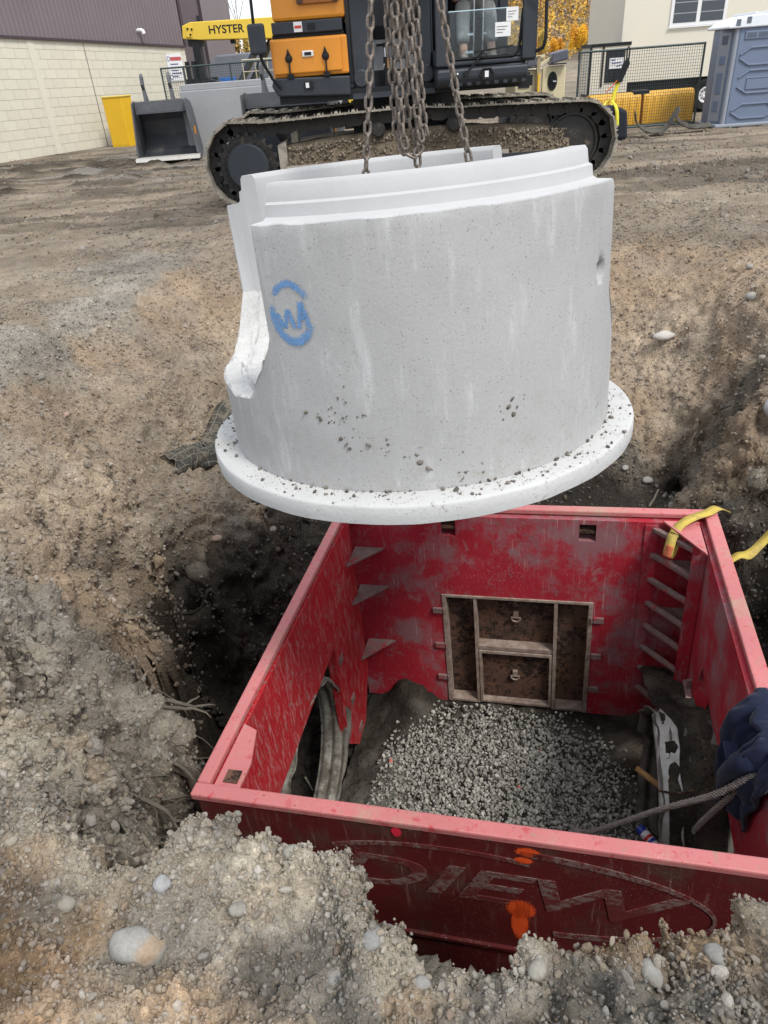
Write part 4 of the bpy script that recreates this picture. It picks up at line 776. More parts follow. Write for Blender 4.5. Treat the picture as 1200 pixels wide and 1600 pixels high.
stroke([(.066*math.cos(R(t)),.080*math.sin(R(t))) for t in range(150,20,-9)],.015)
stroke(line((-.055,.0),(-.030,-.05)),.012); stroke(line((-.030,-.05),(-.012,.012)),.012); stroke(line((-.012,.012),(.008,-.05)),.012)
stroke(line((.020,-.052),(.036,.035)),.012); stroke(line((.036,.035),(.058,-.05)),.013); stroke(line((.024,-.012),(.052,-.012)),.011)
# ------------------------------------------------------------------ chains
g=G('rusty chain steel',.6,.55,.4); c=g.mix(g.step(g.noise(70,5,.7),.40,.62),(.15,.13,.115),(.25,.205,.17)); c=g.mix(g.step(g.noise(40,5,.7),.60,.70,0,.8),c,(.34,.31,.28)); g.col(c); g.bump(g.noise(200,4),.4,.002); M_CHAIN=g.m
def link_mesh(L,Wd,r):
    pts=[]; R_=Wd/2-r; s_=L/2-r-R_
    for k in range(9): a=math.pi*k/8; pts.append((R_*math.cos(a),0,s_+R_*math.sin(a)))
    for k in range(9): a=math.pi+math.pi*k/8; pts.append((R_*math.cos(a),0,-s_+R_*math.sin(a)))
    return MB().tube(pts,r,6,True).mesh('link',M_CHAIN,180)
LINK=link_mesh(.0560,.0345,.0062)
def chain(label,path,group=None,pitch=.0408,ph=0,loose=.12):
    """links threaded along a path, each a quarter turn from the last"""
    P=[Vector(p) for p in path]; t=thing('lifting_chain',label,'chain',P[0],0,group)
    seg=[(P[i+1]-P[i]).length for i in range(len(P)-1)]; tot=sum(seg); n=int(tot/pitch)
    for k in range(n):
        s=(k+.5)*pitch; i=0
        while i<len(seg)-1 and s>seg[i]: s-=seg[i]; i+=1
        p=P[i]+(P[i+1]-P[i])*(s/seg[i]); d=(P[i+1]-P[i]).normalized()
        o=bpy.data.objects.new('link',LINK); C.objects.link(o); o.parent=t; o.location=p-P[0]
        q=d.to_track_quat('Z','Y'); o.rotation_mode='QUATERNION'
        o.rotation_quaternion=q@Matrix.Rotation((k+ph)%2*math.pi/2+R(18)+random.uniform(-loose,loose),3,'Z').to_quaternion()
    return t
TOP=Vector((.20,3.0,2.92))
chain('leftmost of the rusty chains, hanging straight down to the concrete ring',[(.03,3.0,1.02),(.031,3.0,1.24),(.075,3.0,1.60),(.12,3.0,2.1),TOP+Vector((-.03,0,0))])
chain('single thin chain running from the bottom of the chain bundle into the ring',[(.255,3.0,1.02),(.235,3.0,1.26),(.232,3.0,1.40)],ph=1)
chain('rightmost of the rusty chains, slanting down into the ring',[(.46,3.0,1.02),(.435,3.0,1.26),(.385,3.0,1.50),(.33,3.0,1.79),TOP+Vector((.04,0,0))],ph=1)
GB='doubled slack chain strands gathered in the middle bundle'
SL_=['leftmost strand of the rusty chain bundle, its lowest links curling inward','second strand from the left in the chain bundle, set slightly towards the viewer','middle strand of the chain bundle, hidden behind its neighbours','fourth strand from the left in the chain bundle, in front of the middle one','rightmost strand of the rusty chain bundle']
for ph_,(x0,x1,zb,dy,ph) in enumerate(((.158,.145,1.34,0,0),(.178,.172,1.33,-.03,1),(.205,.195,1.38,.03,0),(.240,.215,1.35,-.025,1),(.262,.245,1.36,.01,0))):
    chain(SL_[ph_],[(x0+.012,3.0+dy,zb),(x0,3.0+dy,zb+.06),((x0+x1)/2,3.0+dy,1.6),(x1,3.0+dy,1.85),TOP+Vector((random.uniform(-.02,.02),dy*.4,-.02))],GB,ph=ph,loose=.35)
chain('short loop of chain joining the bottoms of the bunched strands',[(.170,3.0,1.345),(.185,2.985,1.315),(.215,2.98,1.30),(.245,2.99,1.325),(.262,3.0,1.37)],ph=1,loose=.5)
hk=thing('lifting_hook','heavy steel hook and oval ring gathering the chains above the picture','hook',tuple(TOP))
M_DKST=simple('dark machine steel',(.05,.05,.052),.5,.3,.3,8,MUD,.2,40)
m=MB(); m.tube([(.09*math.cos(a),0,.10*math.sin(a)+.06) for a in [i*math.pi/12 for i in range(24)]],.016,8,True); m.build('master_ring',M_CHAIN,hk,smooth=180)
m=MB(); m.tube([(0,.09,.24),(0,.09,.12),(0,.06,.06),(0,0,.05),(0,-.07,.09),(0,-.09,.17)],[.03,.04,.042,.04,.032,.015],10); m.build('hook_body',M_DKST,hk,smooth=180)
# ================================================================== EXCAVATOR
M_YEL=simple('machine orange paint',(.66,.25,.022),.4,0,.10,3,(.28,.19,.10),.08,60,.45,3,.60)
M_BLK=simple('machine dark blue grey paint',(.030,.036,.044),.45,.1,.3,4,(.10,.10,.095),.12,50,.4,4,.60)
M_BLK2=simple('black steel',(.014,.015,.017),.55,.2,.3,6,(.06,.055,.05),.15,50,.3,6,.6)
M_RUB=simple('black rubber',(.018,.018,.019),.8,0,.3,9,(.10,.09,.08),.3,60,.2,5,.56)
M_TRK=simple('muddy track steel',(.22,.20,.165),.85,.0,.4,9,(.36,.32,.255),.5,50,.3,6,.42)
M_TRKD=simple('dark track link steel',(.035,.033,.031),.6,.3,.4,9,(.15,.125,.095),.4,50,.3,7,.55)
M_GREYP=simple('pale grey sheet metal',(.30,.31,.32),.5,.2,.15,5,None,.1,40)
M_CHROME=simple('bright steel',(.55,.56,.58),.25,.8,.1,9)
M_WHITE=simple('white plastic',(.72,.72,.72),.5,0,.06,9,None,.05)
ex=thing('excavator','large orange and dark grey crawler excavator parked across the far edge of the pit','excavator',(.80,12.6,0))
XO=Vector((.80,12.6,0))
def exb(m,name,mat,par=None,**k):
    m.v=[(x-XO.x,y-XO.y,z-XO.z) for x,y,z in m.v]; return m.build(name,mat,par or ex,**k)
# --- crawler tracks: closed path in x,z
def arc(cx,cz,r,a0,a1,n): return [(cx+r*math.cos(R(a0+(a1-a0)*i/n)),cz+r*math.sin(R(a0+(a1-a0)*i/n))) for i in range(n+1)]
TP=arc(-1.57,.53,.57,270,105,14)+[(-1.2,1.055),(-.7,1.065),(-.1,1.085),(.5,1.095),(1.0,1.09),(1.5,1.06),(2.1,1.05),(2.75,1.03)]+arc(3.20,.49,.53,80,-90,14)
def resample(P,n):
    P=P+[P[0]]; sg=[math.dist(P[i],P[i+1]) for i in range(len(P)-1)]; tot=sum(sg); out=[]
    for k in range(n):
        s=tot*k/n;i=0
        while s>sg[i]: s-=sg[i];i+=1
        t=s/sg[i];a=P[i];b=P[i+1];out.append(((a[0]+(b[0]-a[0])*t,a[1]+(b[1]-a[1])*t),math.atan2(b[1]-a[1],b[0]-a[0])))
    return out,tot
NS=54; RS,TOT=resample(TP,NS); pt=TOT/NS
sh=MB(); h=pt*.5
# shoe: plate with three grousers, bent lips; local x along the track, y across, z outward (outside of the loop)
sh.prism([(-h-.015,-.02),(h-.01,-.02),(h+.015,-.03),(h+.015,-.016),(h-.01,.0),(h*.55,.0),(h*.50,.026),(h*.42,.026),(h*.36,.0),(.03,.0),(.018,.028),(-.018,.028),(-.03,.0),(-h*.40,.0),(-h*.46,.026),(-h*.54,.026),(-h*.6,.0),(-h-.015,.0)],'y',-.30,.30)
SHOE=sh.mesh('track_shoe',M_TRK)
lk=MB()
lk.prism([(-h*.98,-.15),(-h*.6,-.185),(h*.6,-.185),(h*1.1,-.15),(h*1.1,-.045),(h*.5,-.022),(-h*.8,-.022)],'y',-.12,.12)
lk.cyl((-h*.9,-.145,-.08),(-h*.9,.145,-.08),.034,n=8); lk.cyl((h*.35,-.135,-.075),(h*.35,.135,-.075),.022,n=8)
TLK=lk.mesh('track_link',M_TRKD)
def track(yc):
    for (p,a) in RS:
        o=bpy.data.objects.new('track_shoe',SHOE); C.objects.link(o); o.parent=ex; o.location=(p[0]-XO.x,yc-XO.y,p[1]-XO.z); o.rotation_euler=(0,-a,0)
        # path runs clockwise seen from the front, so +z of the shoe must look out of the loop
        l=bpy.data.objects.new('track_link',TLK); C.objects.link(l); l.parent=o
    m=MB(); y0,y1=yc-.25,yc+.28
    m.prism([(-1.02,.20),(2.75,.20),(2.75,.52),(2.4,.60),(1.7,.66),(-.2,.66),(-1.02,.60)],'y',y0+.10,y1); m.prism([(-1.02,.30),(2.2,.30),(2.2,.47),(-1.02,.47)],'y',y0,y0+.10); exb(m,'track_frame',M_TRK)
    m=MB(); m.prism([(-1.10,.22),(-.98,.22),(-.98,.78),(-1.10,.74)],'y',y0+.05,y1); exb(m,'side_plate',M_TRK); m=MB(); m.b2((1.22,y0-.03,.36),(2.72,y0+.0,.42)); exb(m,'guard_strip',M_BLK)
    m=MB(); m.cyl((-1.55,y0+.06,.50),(-1.55,y0+.10,.50),.40,n=40)
    for k in range(21):
        a=2*math.pi*k/21; m.prism([(-1.55+.39*math.cos(a-.09),.50+.39*math.sin(a-.09)),(-1.55+.45*math.cos(a-.04),.50+.45*math.sin(a-.04)),(-1.55+.45*math.cos(a+.04),.50+.45*math.sin(a+.04)),(-1.55+.39*math.cos(a+.09),.50+.39*math.sin(a+.09))],'y',y0+.05,y0+.11)
    sp=exb(m,'sprocket',M_TRKD)
    m=MB(); m.lathe([(.0,y0-.02),(.28,y0-.02),(.30,y0),(.30,y0+.08)],40,(-1.55,0,.50),ax='y'); exb(m,'hub_cover',M_BLK,sp,smooth=40)
    m=MB()
    for k in range(28):
        a=2*math.pi*k/28; m.cyl((-1.55+.345*math.cos(a),y0+.03,.50+.345*math.sin(a)),(-1.55+.345*math.cos(a),y0+.06,.50+.345*math.sin(a)),.014,n=6)
    exb(m,'hub_bolts',M_TRKD,sp)
    m=MB(); m.lathe([(.0,y0+.08),(.18,y0+.08),(.20,y0+.12),(.34,y0+.13),(.355,y0+.10),(.38,y0+.10),(.38,y0+.3)],36,(3.12,0,.48),ax='y'); exb(m,'idler_wheel',M_TRKD,smooth=40)
    for rx in (.34,1.42):
        m=MB(); m.lathe([(.0,y0+.02),(.075,y0+.02),(.08,y0+.03),(.085,y0+.03),(.105,y0+.05),(.105,y0+.2)],24,(rx,0,.84),ax='y'); m.b2((rx-.05,y0+.16,.62),(rx+.05,y0+.24,.84)); exb(m,'carrier_roller',M_TRKD,smooth=40)
    for k in range(8):
        m=MB(); m.lathe([(.0,y0+.08),(.09,y0+.08),(.10,y0+.1),(.10,y0+.25)],16,(-.8+k*.46,0,.20),ax='y'); exb(m,'track_roller',M_TRKD,smooth=40)
track(11.50); track(14.10)
# packed mud and gravel lying on the near track frame
n=4200; xx=RNG.uniform(-1.0,3.05,n); yy=RNG.uniform(11.27,11.60,n); zz=.66+.12*(1-((xx-.9)/1.9)**2)*np.clip((yy-11.27)/.12,0,1)+RNG.uniform(-.05,.02,n)-.30*np.clip((11.33-yy)/.08,0,1)
V,F_,c_=stones_geo(np.stack([xx,yy,zz],-1)-np.array(XO),np.tile((0,-.5,.85),(n,1)),.016+.04*RNG.random(n)**2,np.array([(.17,.14,.105)])*RNG.uniform(.45,1.6,(n,1)),0,.3)
mb_=npmesh('packed_mud',V,F_,M_STONE,c_); mb_.parent=ex; mb_['kind']='stuff'
def mudheap():
    uu,vv=np.meshgrid(np.linspace(-1.02,3.08,130),np.linspace(0,1,16)); yy=11.255+.42*vv; zz=.36+.46*np.clip(vv*3.2,0,1)*(.80+.2*(1-((uu-.9)/1.9)**2))
    zz=zz+.05*(fbm(uu*4,vv*4,uu*0,4,91)-.5); P=np.stack([uu,yy,zz],-1).reshape(-1,3)-np.array(XO); ii=np.arange(uu.size).reshape(uu.shape)
    Fq=np.stack([ii[:-1,:-1],ii[:-1,1:],ii[1:,1:],ii[1:,:-1]],-1).reshape(-1,4); o=npmesh('mud_ledge',P,Fq,M_SOIL,np.array([(.15,.122,.09)])*(.5+fbm(uu*6,vv*6,uu*0,4,92)).reshape(-1,1)); o.parent=ex; return o
mudheap()
# --- carbody and slew ring
m=MB(); m.b2((.0,11.75,.55),(1.6,13.9,.98)); m.cyl((.8,12.75,.9),(.8,12.75,1.20),.78,n=40); exb(m,'carbody',M_BLK2)
# --- upper structure
m=MB(); m.b2((-.98,11.25,1.235),(2.5,15.4,1.36)); exb(m,'deck',M_BLK2)
m=MB(); m.prism([(-.99,1.335),(.0,1.29),(.0,1.52),(-1.02,1.55),(-1.06,1.46)],'y',11.16,12.4); exb(m,'front_bumper',M_BLK,bevel=.02)
wl=MB().b2((-.62,11.135,1.40),(-.50,11.16,1.49)); wl=exb(wl,'work_light',M_BLK2); exb(MB().b2((-.60,11.128,1.415),(-.555,11.136,1.475)),'lens',M_WHITE,wl)
exb(MB().b2((-1.02,11.20,1.545),(.0,12.5,1.985)),'storage_box',M_YEL,bevel=.025)
dr=exb(MB().b2((-1.00,11.165,1.585),(-.085,11.20,1.975)),'box_door',M_YEL,bevel=.02)
for x in (-.79,-.30):
    m=MB(); m.lathe([(.0,11.125),(.035,11.13),(.05,11.165)],16,(x,0,1.76),ax='y'); m.prism([(x-.028,1.80),(x+.028,1.80),(x,1.87)],'y',11.14,11.165); m.bar((x,11.15,1.78),(x,11.15,1.56),.03,.02); m.b2((x-.045,11.14,1.535),(x+.045,11.165,1.58)); exb(m,'latch',M_BLK2,dr,smooth=30)
m=MB(); m.b2((-.605,11.145,1.765),(-.455,11.165,1.835)); hd=exb(m,'handle',M_WHITE,dr,bevel=.01); exb(MB().b2((-.575,11.139,1.783),(-.485,11.146,1.818)),'handle_recess',M_BLK2,hd)
sb=exb(MB().b2((-.97,11.20,2.03),(-.045,12.4,2.165)),'anti_slip_step',M_BLK,bevel=.012)
m=MB(); m.b2((-.68,11.190,2.045),(-.57,11.20,2.155)); stk=exb(m,'sticker',M_WHITE,sb); exb(MB().b2((-.67,11.186,2.085),(-.58,11.191,2.115)),'sticker_print',simple('print red',(.5,.06,.04),.6),stk)
m=MB(); m.b2((-.50,11.188,2.06),(-.40,11.20,2.13)); exb(m,'lock_plate',M_BLK2,sb)
exb(MB().b2((-.98,11.25,1.985),(-.035,12.4,2.03)),'shelf_strip',M_BLK2)
exb(MB().b2((-.95,11.24,2.17),(.0,15.2,3.05)),'engine_side_panel',M_YEL,bevel=.04)
stp=exb(MB().b2((-.60,11.19,2.335),(-.08,11.24,2.47)),'step_bracket',simple('brown step paint',(.30,.10,.02),.5,0,.2,4),bevel=.01)
for x in (-.57,-.11):
    m=MB(); m.b2((x-.04,11.175,2.34),(x+.04,11.192,2.47)); m.cyl((x,11.168,2.37),(x,11.18,2.37),.018,n=8); m.cyl((x,11.168,2.43),(x,11.18,2.43),.018,n=8); exb(m,'bolt_plate',simple('dark step plate',(.08,.04,.02),.5),stp)
exb(MB().b2((-.95,12.4,1.36),(.0,15.2,2.17)),'side_body',M_BLK); m=MB(); m.prism([(-.98,15.2),(2.5,15.2),(2.3,15.9),(-.8,15.9)],'z',1.3,2.8); exb(m,'counterweight',M_BLK,bevel=.08)
# mirror on a bent arm at the left front corner
m=MB(); m.tube([(-.93,11.12,1.42),(-1.03,11.08,1.55),(-1.13,11.02,1.75),(-1.18,11.0,2.05),(-1.16,11.0,2.7)],.02,8); ma_=exb(m,'mirror_arm',M_BLK2,smooth=60)
exb(MB().b2((-1.26,10.93,1.82),(-1.04,11.0,2.16)),'mirror',M_BLK,ma_,bevel=.03)
# --- boom foot, hoses, boom
for x0,x1 in ((.055,.34),(.97,1.12)):
    m=MB(); m.b2((x0,11.30,1.30),(x1,12.6,2.75)); exb(m,'boom_bracket',M_BLK,bevel=.02)
m=MB(); m.lathe([(0,11.24),(.09,11.24),(.11,11.26),(.11,11.32)],24,(.155,0,1.47),ax='y'); exb(m,'pivot_boss',M_BLK,smooth=40); m=MB(); m.lathe([(0,11.24),(.09,11.24),(.11,11.26),(.11,11.32)],24,(1.045,0,1.47),ax='y'); exb(m,'pivot_boss',M_BLK,smooth=40)
exb(MB().b2((.34,11.62,1.55),(.97,11.66,2.04)),'rear_plate',M_GREYP); exb(MB().b2((.34,11.60,1.28),(.97,11.64,1.55)),'dark_recess',M_BLK2); exb(MB().b2((.02,11.22,1.235),(1.15,11.34,1.30)),'lower_lip',M_BLK)
for x,z1 in ((.50,1.86),(.60,1.95)):
    m=MB(); m.tube([(x,11.50,1.32),(x,11.49,1.5),(x+.005,11.49,1.70)],.024,10); ho=exb(m,'hydraulic_hose',M_RUB,smooth=60)
    exb(MB().cyl((x+.005,11.49,1.70),(x+.005,11.49,z1-.05),.014,n=10),'hose_fitting',M_CHROME,ho,smooth=60); m=MB(); m.cyl((x+.005,11.49,z1-.05),(x+.005,11.49,z1),.028,n=8); m.bar((x+.005,11.49,z1-.02),(x-.10,11.54,z1-.02),.03,.03); exb(m,'elbow',M_BLK2,ho)
    exb(MB().cyl((x,11.493,1.575),(x,11.493,1.62),.0255,n=10),'hose_band',M_WHITE,ho)
m=MB(); m.b2((.535,11.47,1.57),(.572,11.48,1.68)); exb(m,'yellow_tag',M_YEL)
for z in (1.42,1.50): exb(MB().b2((.70,11.585,z-.03),(.735,11.60,z+.03)),'white_tag',M_WHITE)
m=MB(); m.prism([(11.9,1.75),(11.35,2.05),(10.6,3.6),(8.6,6.3),(6.6,7.2),(6.4,7.9),(8.9,7.2),(11.6,4.2),(12.3,2.3)],'x',.36,.95); exb(m,'boom',M_BLK,bevel=.03)
m=MB(); m.prism([(6.9,7.9),(6.2,7.6),(2.95,3.55),(2.75,3.3),(2.85,3.18),(3.15,3.25),(6.6,6.8),(7.3,7.3)],'x',.12,.34); m.b2((.10,2.86,3.10),(.30,3.14,3.5)); exb(m,'stick',M_BLK,bevel=.02)
# --- cab
M_CABF=M_BLK
m=MB(); m.prism([(11.10,1.28),(10.86,1.31),(10.80,1.38),(10.80,1.50),(11.10,1.515)],'x',1.14,2.345); cf=exb(m,'cab_front_panel',M_CABF,bevel=.03)
m=MB(); m.b2((1.72,10.785,1.37),(1.86,10.80,1.47)); m.tube([(1.74,10.782,1.36),(1.84,10.782,1.36),(1.88,10.782,1.42),(1.84,10.782,1.48),(1.74,10.782,1.48),(1.70,10.782,1.42)],.012,6,True); w2=exb(m,'work_light',M_BLK2,cf); exb(MB().b2((1.765,10.778,1.385),(1.815,10.786,1.455)),'lens',M_WHITE,w2)
for k in range(9): exb(MB().b2((1.30+k*.12,10.83,1.305),(1.355+k*.12,10.86,1.35)),'tread_lug',M_CABF,cf)
exb(MB().b2((1.14,11.10,1.30),(2.36,12.9,1.54)),'cab_floor',M_BLK2)
m=MB(); m.b2((1.14,10.86,1.53),(1.30,10.95,3.15)); m.b2((2.28,10.86,1.53),(2.44,10.98,3.15)); m.b2((1.30,10.865,1.53),(2.28,10.95,1.585)); m.b2((1.14,12.8,1.54),(1.28,12.9,3.15)); m.b2((2.30,12.8,1.54),(2.44,12.9,3.15)); m.b2((1.14,10.95,1.54),(1.17,12.8,1.72)); m.b2((2.41,10.98,1.54),(2.44,12.8,1.72)); m.b2((1.30,12.82,1.54),(2.30,12.88,2.4)); exb(m,'cab_frame',M_CABF,bevel=.03)
m=MB(); m.b2((1.10,10.80,3.15),(2.48,12.95,3.27)); exb(m,'cab_roof',M_CABF,bevel=.05)
m=MB(); m.tube([(1.305,10.875,2.10),(1.305,10.875,1.63),(1.325,10.875,1.60),(2.15,10.875,1.60),(2.21,10.875,1.64),(2.235,10.875,1.78),(2.265,10.875,2.1)],.022,6); exb(m,'window_seal',M_RUB,smooth=60)
m=MB(); m.b2((2.25,10.80,1.55),(2.44,10.88,3.1)); exb(m,'corner_pillar',M_CABF,bevel=.02)
g=G('cab glass',.03,0,.5); g.set('Transmission Weight',1.); g.col((.72,.82,.86)); g.set('IOR',1.38); M_GLASS=g.m
exb(MB().prism([(1.31,1.60),(2.24,1.60),(2.24,2.115),(1.31,2.115)],'y',10.868,10.874),'windscreen',M_GLASS)
g=simple('wind glass edge',(.45,.60,.66),.2); exb(MB().b2((1.31,10.866,2.112),(2.10,10.876,2.122)),'glass_edge',g)
for x0,z0,wd_,hg,nm in ((1.905,1.815,.20,.155,'paper_notice'),(2.045,1.975,.155,.145,'paper_notice')):
    p_=exb(MB().b2((x0,10.858,z0),(x0+wd_,10.862,z0+hg)),nm,M_WHITE)
    for q in range(3): exb(MB().b2((x0+.02,10.855,z0+hg*(.28+.2*q)),(x0+wd_*(.5+.15*q),10.858,z0+hg*(.31+.2*q))),'print_line',M_BLK2,p_)
m=MB(); m.bar((1.52,10.80,1.44),(1.76,10.82,1.67),.03,.02); m.bar((1.63,10.835,1.665),(2.14,10.835,1.71),.018,.022); m.cyl((1.52,10.80,1.44),(1.52,10.76,1.44),.035,n=12); exb(m,'wiper',M_BLK2)
exb(MB().cyl((1.41,10.80,1.445),(1.41,10.795,1.445),.012,n=10),'washer_jet',M_WHITE)
m=MB(); m.tube([(2.28,10.82,2.32),(2.34,10.76,2.24),(2.46,10.72,2.22),(2.53,10.72,2.25),(2.535,10.72,2.6)],.022,8); m.tube([(2.52,10.72,2.25),(2.53,10.72,1.75),(2.50,10.72,1.66),(2.44,10.80,1.63)],.022,8); exb(m,'grab_rail',M_BLK2,smooth=60)
m=MB(); m.b2((1.45,11.75,1.54),(2.05,12.3,1.95)); m.b2((1.42,11.65,1.93),(2.08,12.35,2.05)); m.b2((1.45,12.3,2.0),(2.05,12.45,2.85)); exb(m,'operator_seat',M_RUB,bevel=.05)
for x in (1.40,2.10): exb(MB().b2((x-.10,11.5,1.7),(x+.10,12.2,2.15)),'console',M_BLK2,bevel=.03)
for x in (1.68,1.80):
    m=MB(); m.tube([(x,11.25,1.56),(x,11.2,1.8),(x,11.16,2.25)],.010,6); m.b2((x-.11 if x<1.75 else x,11.2,1.66),(x if x<1.75 else x+.05,11.22,1.69)); m.b2((x-.09 if x<1.75 else x,11.19,1.86),(x if x<1.75 else x+.05,11.21,1.885)); exb(m,'pedal_lever',M_CHROME)
# operator: one continuous seated figure, cloth over it
def skin(name,verts,edges,radii,mats,parent=None,sub=2):
    me=bpy.data.meshes.new(name); me.from_pydata(verts,edges,[]); me.materials.append(mats); o=bpy.data.objects.new(name,me); C.objects.link(o)
    o.modifiers.new('skin','SKIN'); sv=me.skin_vertices[0].data
    for i,r_ in enumerate(radii): sv[i].radius=(r_,r_) if not isinstance(r_,tuple) else r_; sv[i].use_root=(i==0)
    md=o.modifiers.new('sub','SUBSURF'); md.levels=sub; md.render_levels=sub; o.modifiers['skin'].use_smooth_shade=True
    if parent: o.parent=parent
    return o
pe=thing('person','seated machine operator in grey trousers and an orange and yellow vest behind the cab glass','person',(1.76,12.0,2.05))
M_SKIN=simple('skin',(.45,.26,.19),.6,0,.08); M_TROU=simple('grey work trousers',(.24,.235,.22),.9,0,.3,5,(.42,.40,.37),.5,9,.1,5,.5); M_VEST=simple('orange vest cloth',(.70,.11,.02),.85,0,.15,5); M_HIVIS=simple('hi vis stripe',(.72,.75,.10),.7); M_BOOT=simple('pale dusty boot leather',(.30,.27,.23),.8,0,.3,9)
V_=[(0,0,.12),(0,.02,.38),(0,.04,.60),(0,.03,.70),(0,.0,.80),(0,-.01,.92),(-.20,.03,.56),(-.27,-.02,.33),(-.25,-.28,.24),(-.24,-.36,.25),(.20,.03,.56),(.27,-.02,.33),(.25,-.28,.24),(.24,-.36,.25),(-.11,0,.10),(-.17,-.44,.14),(-.19,-.60,-.34),(-.19,-.72,-.42),(.11,0,.10),(.17,-.44,.14),(.19,-.60,-.34),(.20,-.72,-.42)]
E_=[(0,1),(1,2),(2,3),(3,4),(4,5),(2,6),(6,7),(7,8),(8,9),(2,10),(10,11),(11,12),(12,13),(0,14),(14,15),(15,16),(16,17),(0,18),(18,19),(19,20),(20,21)]
skin('body',V_,E_,[.15,.15,.13,.065,.085,.09,.07,.055,.042,.03,.07,.055,.042,.03,.11,.082,.06,.05,.11,.082,.06,.05],M_SKIN,pe)
skin('trousers',[(0,0,.12),(0,.01,.22),(-.11,0,.10),(-.17,-.44,.145),(-.185,-.52,-.05),(-.19,-.60,-.30),(.11,0,.10),(.17,-.44,.145),(.185,-.52,-.05),(.19,-.60,-.30)],[(0,1),(0,2),(2,3),(3,4),(4,5),(0,6),(6,7),(7,8),(8,9)],[.17,.165,.135,.115,.098,.10,.135,.115,.098,.10],M_TROU,pe)
skin('vest',[(0,.01,.20),(0,.02,.38),(0,.04,.58),(-.20,.03,.56),(-.26,-.01,.36),(.20,.03,.56),(.26,-.01,.36)],[(0,1),(1,2),(2,3),(3,4),(2,5),(5,6)],[.18,.18,.15,.09,.075,.09,.075],M_VEST,pe)
for s_ in (-1,1):
    skin('boot',[(s_*.19,-.59,-.32),(s_*.19,-.60,-.41),(s_*.195,-.72,-.44),(s_*.2,-.82,-.445)],[(0,1),(1,2),(2,3)],[.075,.065,.055,.045],M_BOOT,pe)
    MB().tube([(s_*.10,-.165,.22),(s_*.11,-.175,.40),(s_*.12,-.10,.62),(s_*.12,.05,.68)],.022,6).build('reflective_stripe',M_HIVIS,pe,smooth=180)
m=MB(); m.lathe([(.0,1.06),(.08,1.04),(.118,.98),(.122,.92),(.15,.915),(.15,.905),(.11,.90)],24,(0,-.01,0)); m.build('hard_hat',M_WHITE,pe,smooth=60)
for s_ in (-1,1): MB().lathe([(0,-.012),(.009,-.008),(.012,0),(.009,.008),(0,.012)],8,(s_*.032,-.098,.885)).build('eye',M_BLK2,pe,smooth=180)
MB().prism([(-.012,.845),(.012,.845),(0,.885)],'y',-.118,-.09).build('nose',M_SKIN,pe)
# ================================================================== WAREHOUSE
M_BLOCK=None
g=G('painted block',.85,0,.15); rn=g.rnd(); v=g.co(); gen=g.co(kind='Object'); n=g.noise(2.2,6,.65); c=g.mix(rn,(.585,.55,.455),(.62,.585,.485)); c=g.mix(g.step(g.noise(1.3,7,.75),.56,.72,0,.35),c,(.47,.435,.35)); c=g.mix(g.step(g.noise(30,4,.7),.68,.74,0,.5),c,(.27,.245,.20)); g.col(c); g.bump(g.noise(50,5,.7),.4,.006); M_BLOCK=g.m
M_MORT=simple('painted mortar',(.44,.41,.34),.9,0,.2,5)
g=G('purple brown cladding',.5,.1,.35); c=g.mix(g.noise(.8,5,.6),(.16,.13,.14),(.215,.178,.188)); g.col(c); M_CLAD=g.m
M_TRIM=simple('dark metal trim',(.06,.045,.05),.5,.1,.1)
wd_=(.51148,.85929); wa=math.atan2(wd_[1],wd_[0])
wh=thing('warehouse','warehouse with painted cream block wall below and purple brown corrugated cladding above','warehouse',(-10.01,22.45,0),wa)
# local x runs along the wall away from the viewer, local -y faces the yard
LEN=8.44; S0=-2.6; NC=12
def wtop(s): return 3.0-.047*s
MB().prism([(S0-6,-.3),(LEN-.005,-.3),(LEN-.005,wtop(LEN)),(S0-6,wtop(S0-6))],'y',.012,.35).build('wall_core',M_MORT,wh)
bl=MB().box((0,0,0),(.404,.03,1)).mesh('block',M_BLOCK)
random.seed(3)
for c_ in range(NC):
    s=S0+(.205 if c_%2 else 0)
    while s<LEN-.03:
        ln=min(.41,LEN-s); mid=s+ln/2; ch=wtop(mid)/NC
        if abs(mid-4.0)<.04: mid+=.0
        o=bpy.data.objects.new('block',bl); C.objects.link(o); o.parent=wh
        o.location=(mid,-.003+random.uniform(-.0015,.0015),ch*(c_+.5)); o.scale=((ln-.006)/.404,1,ch-.007); o.rotation_euler=(0,math.atan(.047*(c_+.5)/NC),0); s+=.41
MB().b2((1.98,-.035,0),(2.20,-.0195,2.88)).build('pilaster',M_BLOCK,wh,bevel=.01); MB().b2((3.985,-.022,0),(4.005,-.0185,2.78)).build('control_joint',M_TRIM,wh)
pr=[];s=S0-6
while s<LEN: pr+=[(s,-.03),(s+.035,-.075),(s+.075,-.075),(s+.11,-.03)]; s+=.152
zb=lambda x: wtop(x)+.03
m=MB(); m.grid([[(x,y,zb(x)) for x,y in pr],[(x,y,7.5) for x,y in pr]]); m.build('cladding',M_CLAD,wh)
m=MB(); m.prism([(S0-6,wtop(S0-6)-.02),(LEN,wtop(LEN)-.02),(LEN,wtop(LEN)+.045),(S0-6,wtop(S0-6)+.045)],'y',-.085,.0); m.build('base_trim',M_TRIM,wh)
MB().b2((LEN-.02,-.09,2.62),(LEN+.10,.05,7.5)).build('corner_trim',M_TRIM,wh)
MB().b2((S0-6,.02,3.3),(LEN,11,7.45)).build('upper_mass',M_CLAD,wh); MB().b2((LEN-.3,.35,-.2),(LEN,11,2.7)).build('end_wall',M_BLOCK,wh)
m=MB(); m.tube([(6.35,.0,3.08),(6.35,-.20,3.08),(6.36,-.25,3.06),(6.37,-.26,2.98)],.06,12); m.build('vent_pipe',M_WHITE,wh,smooth=60)
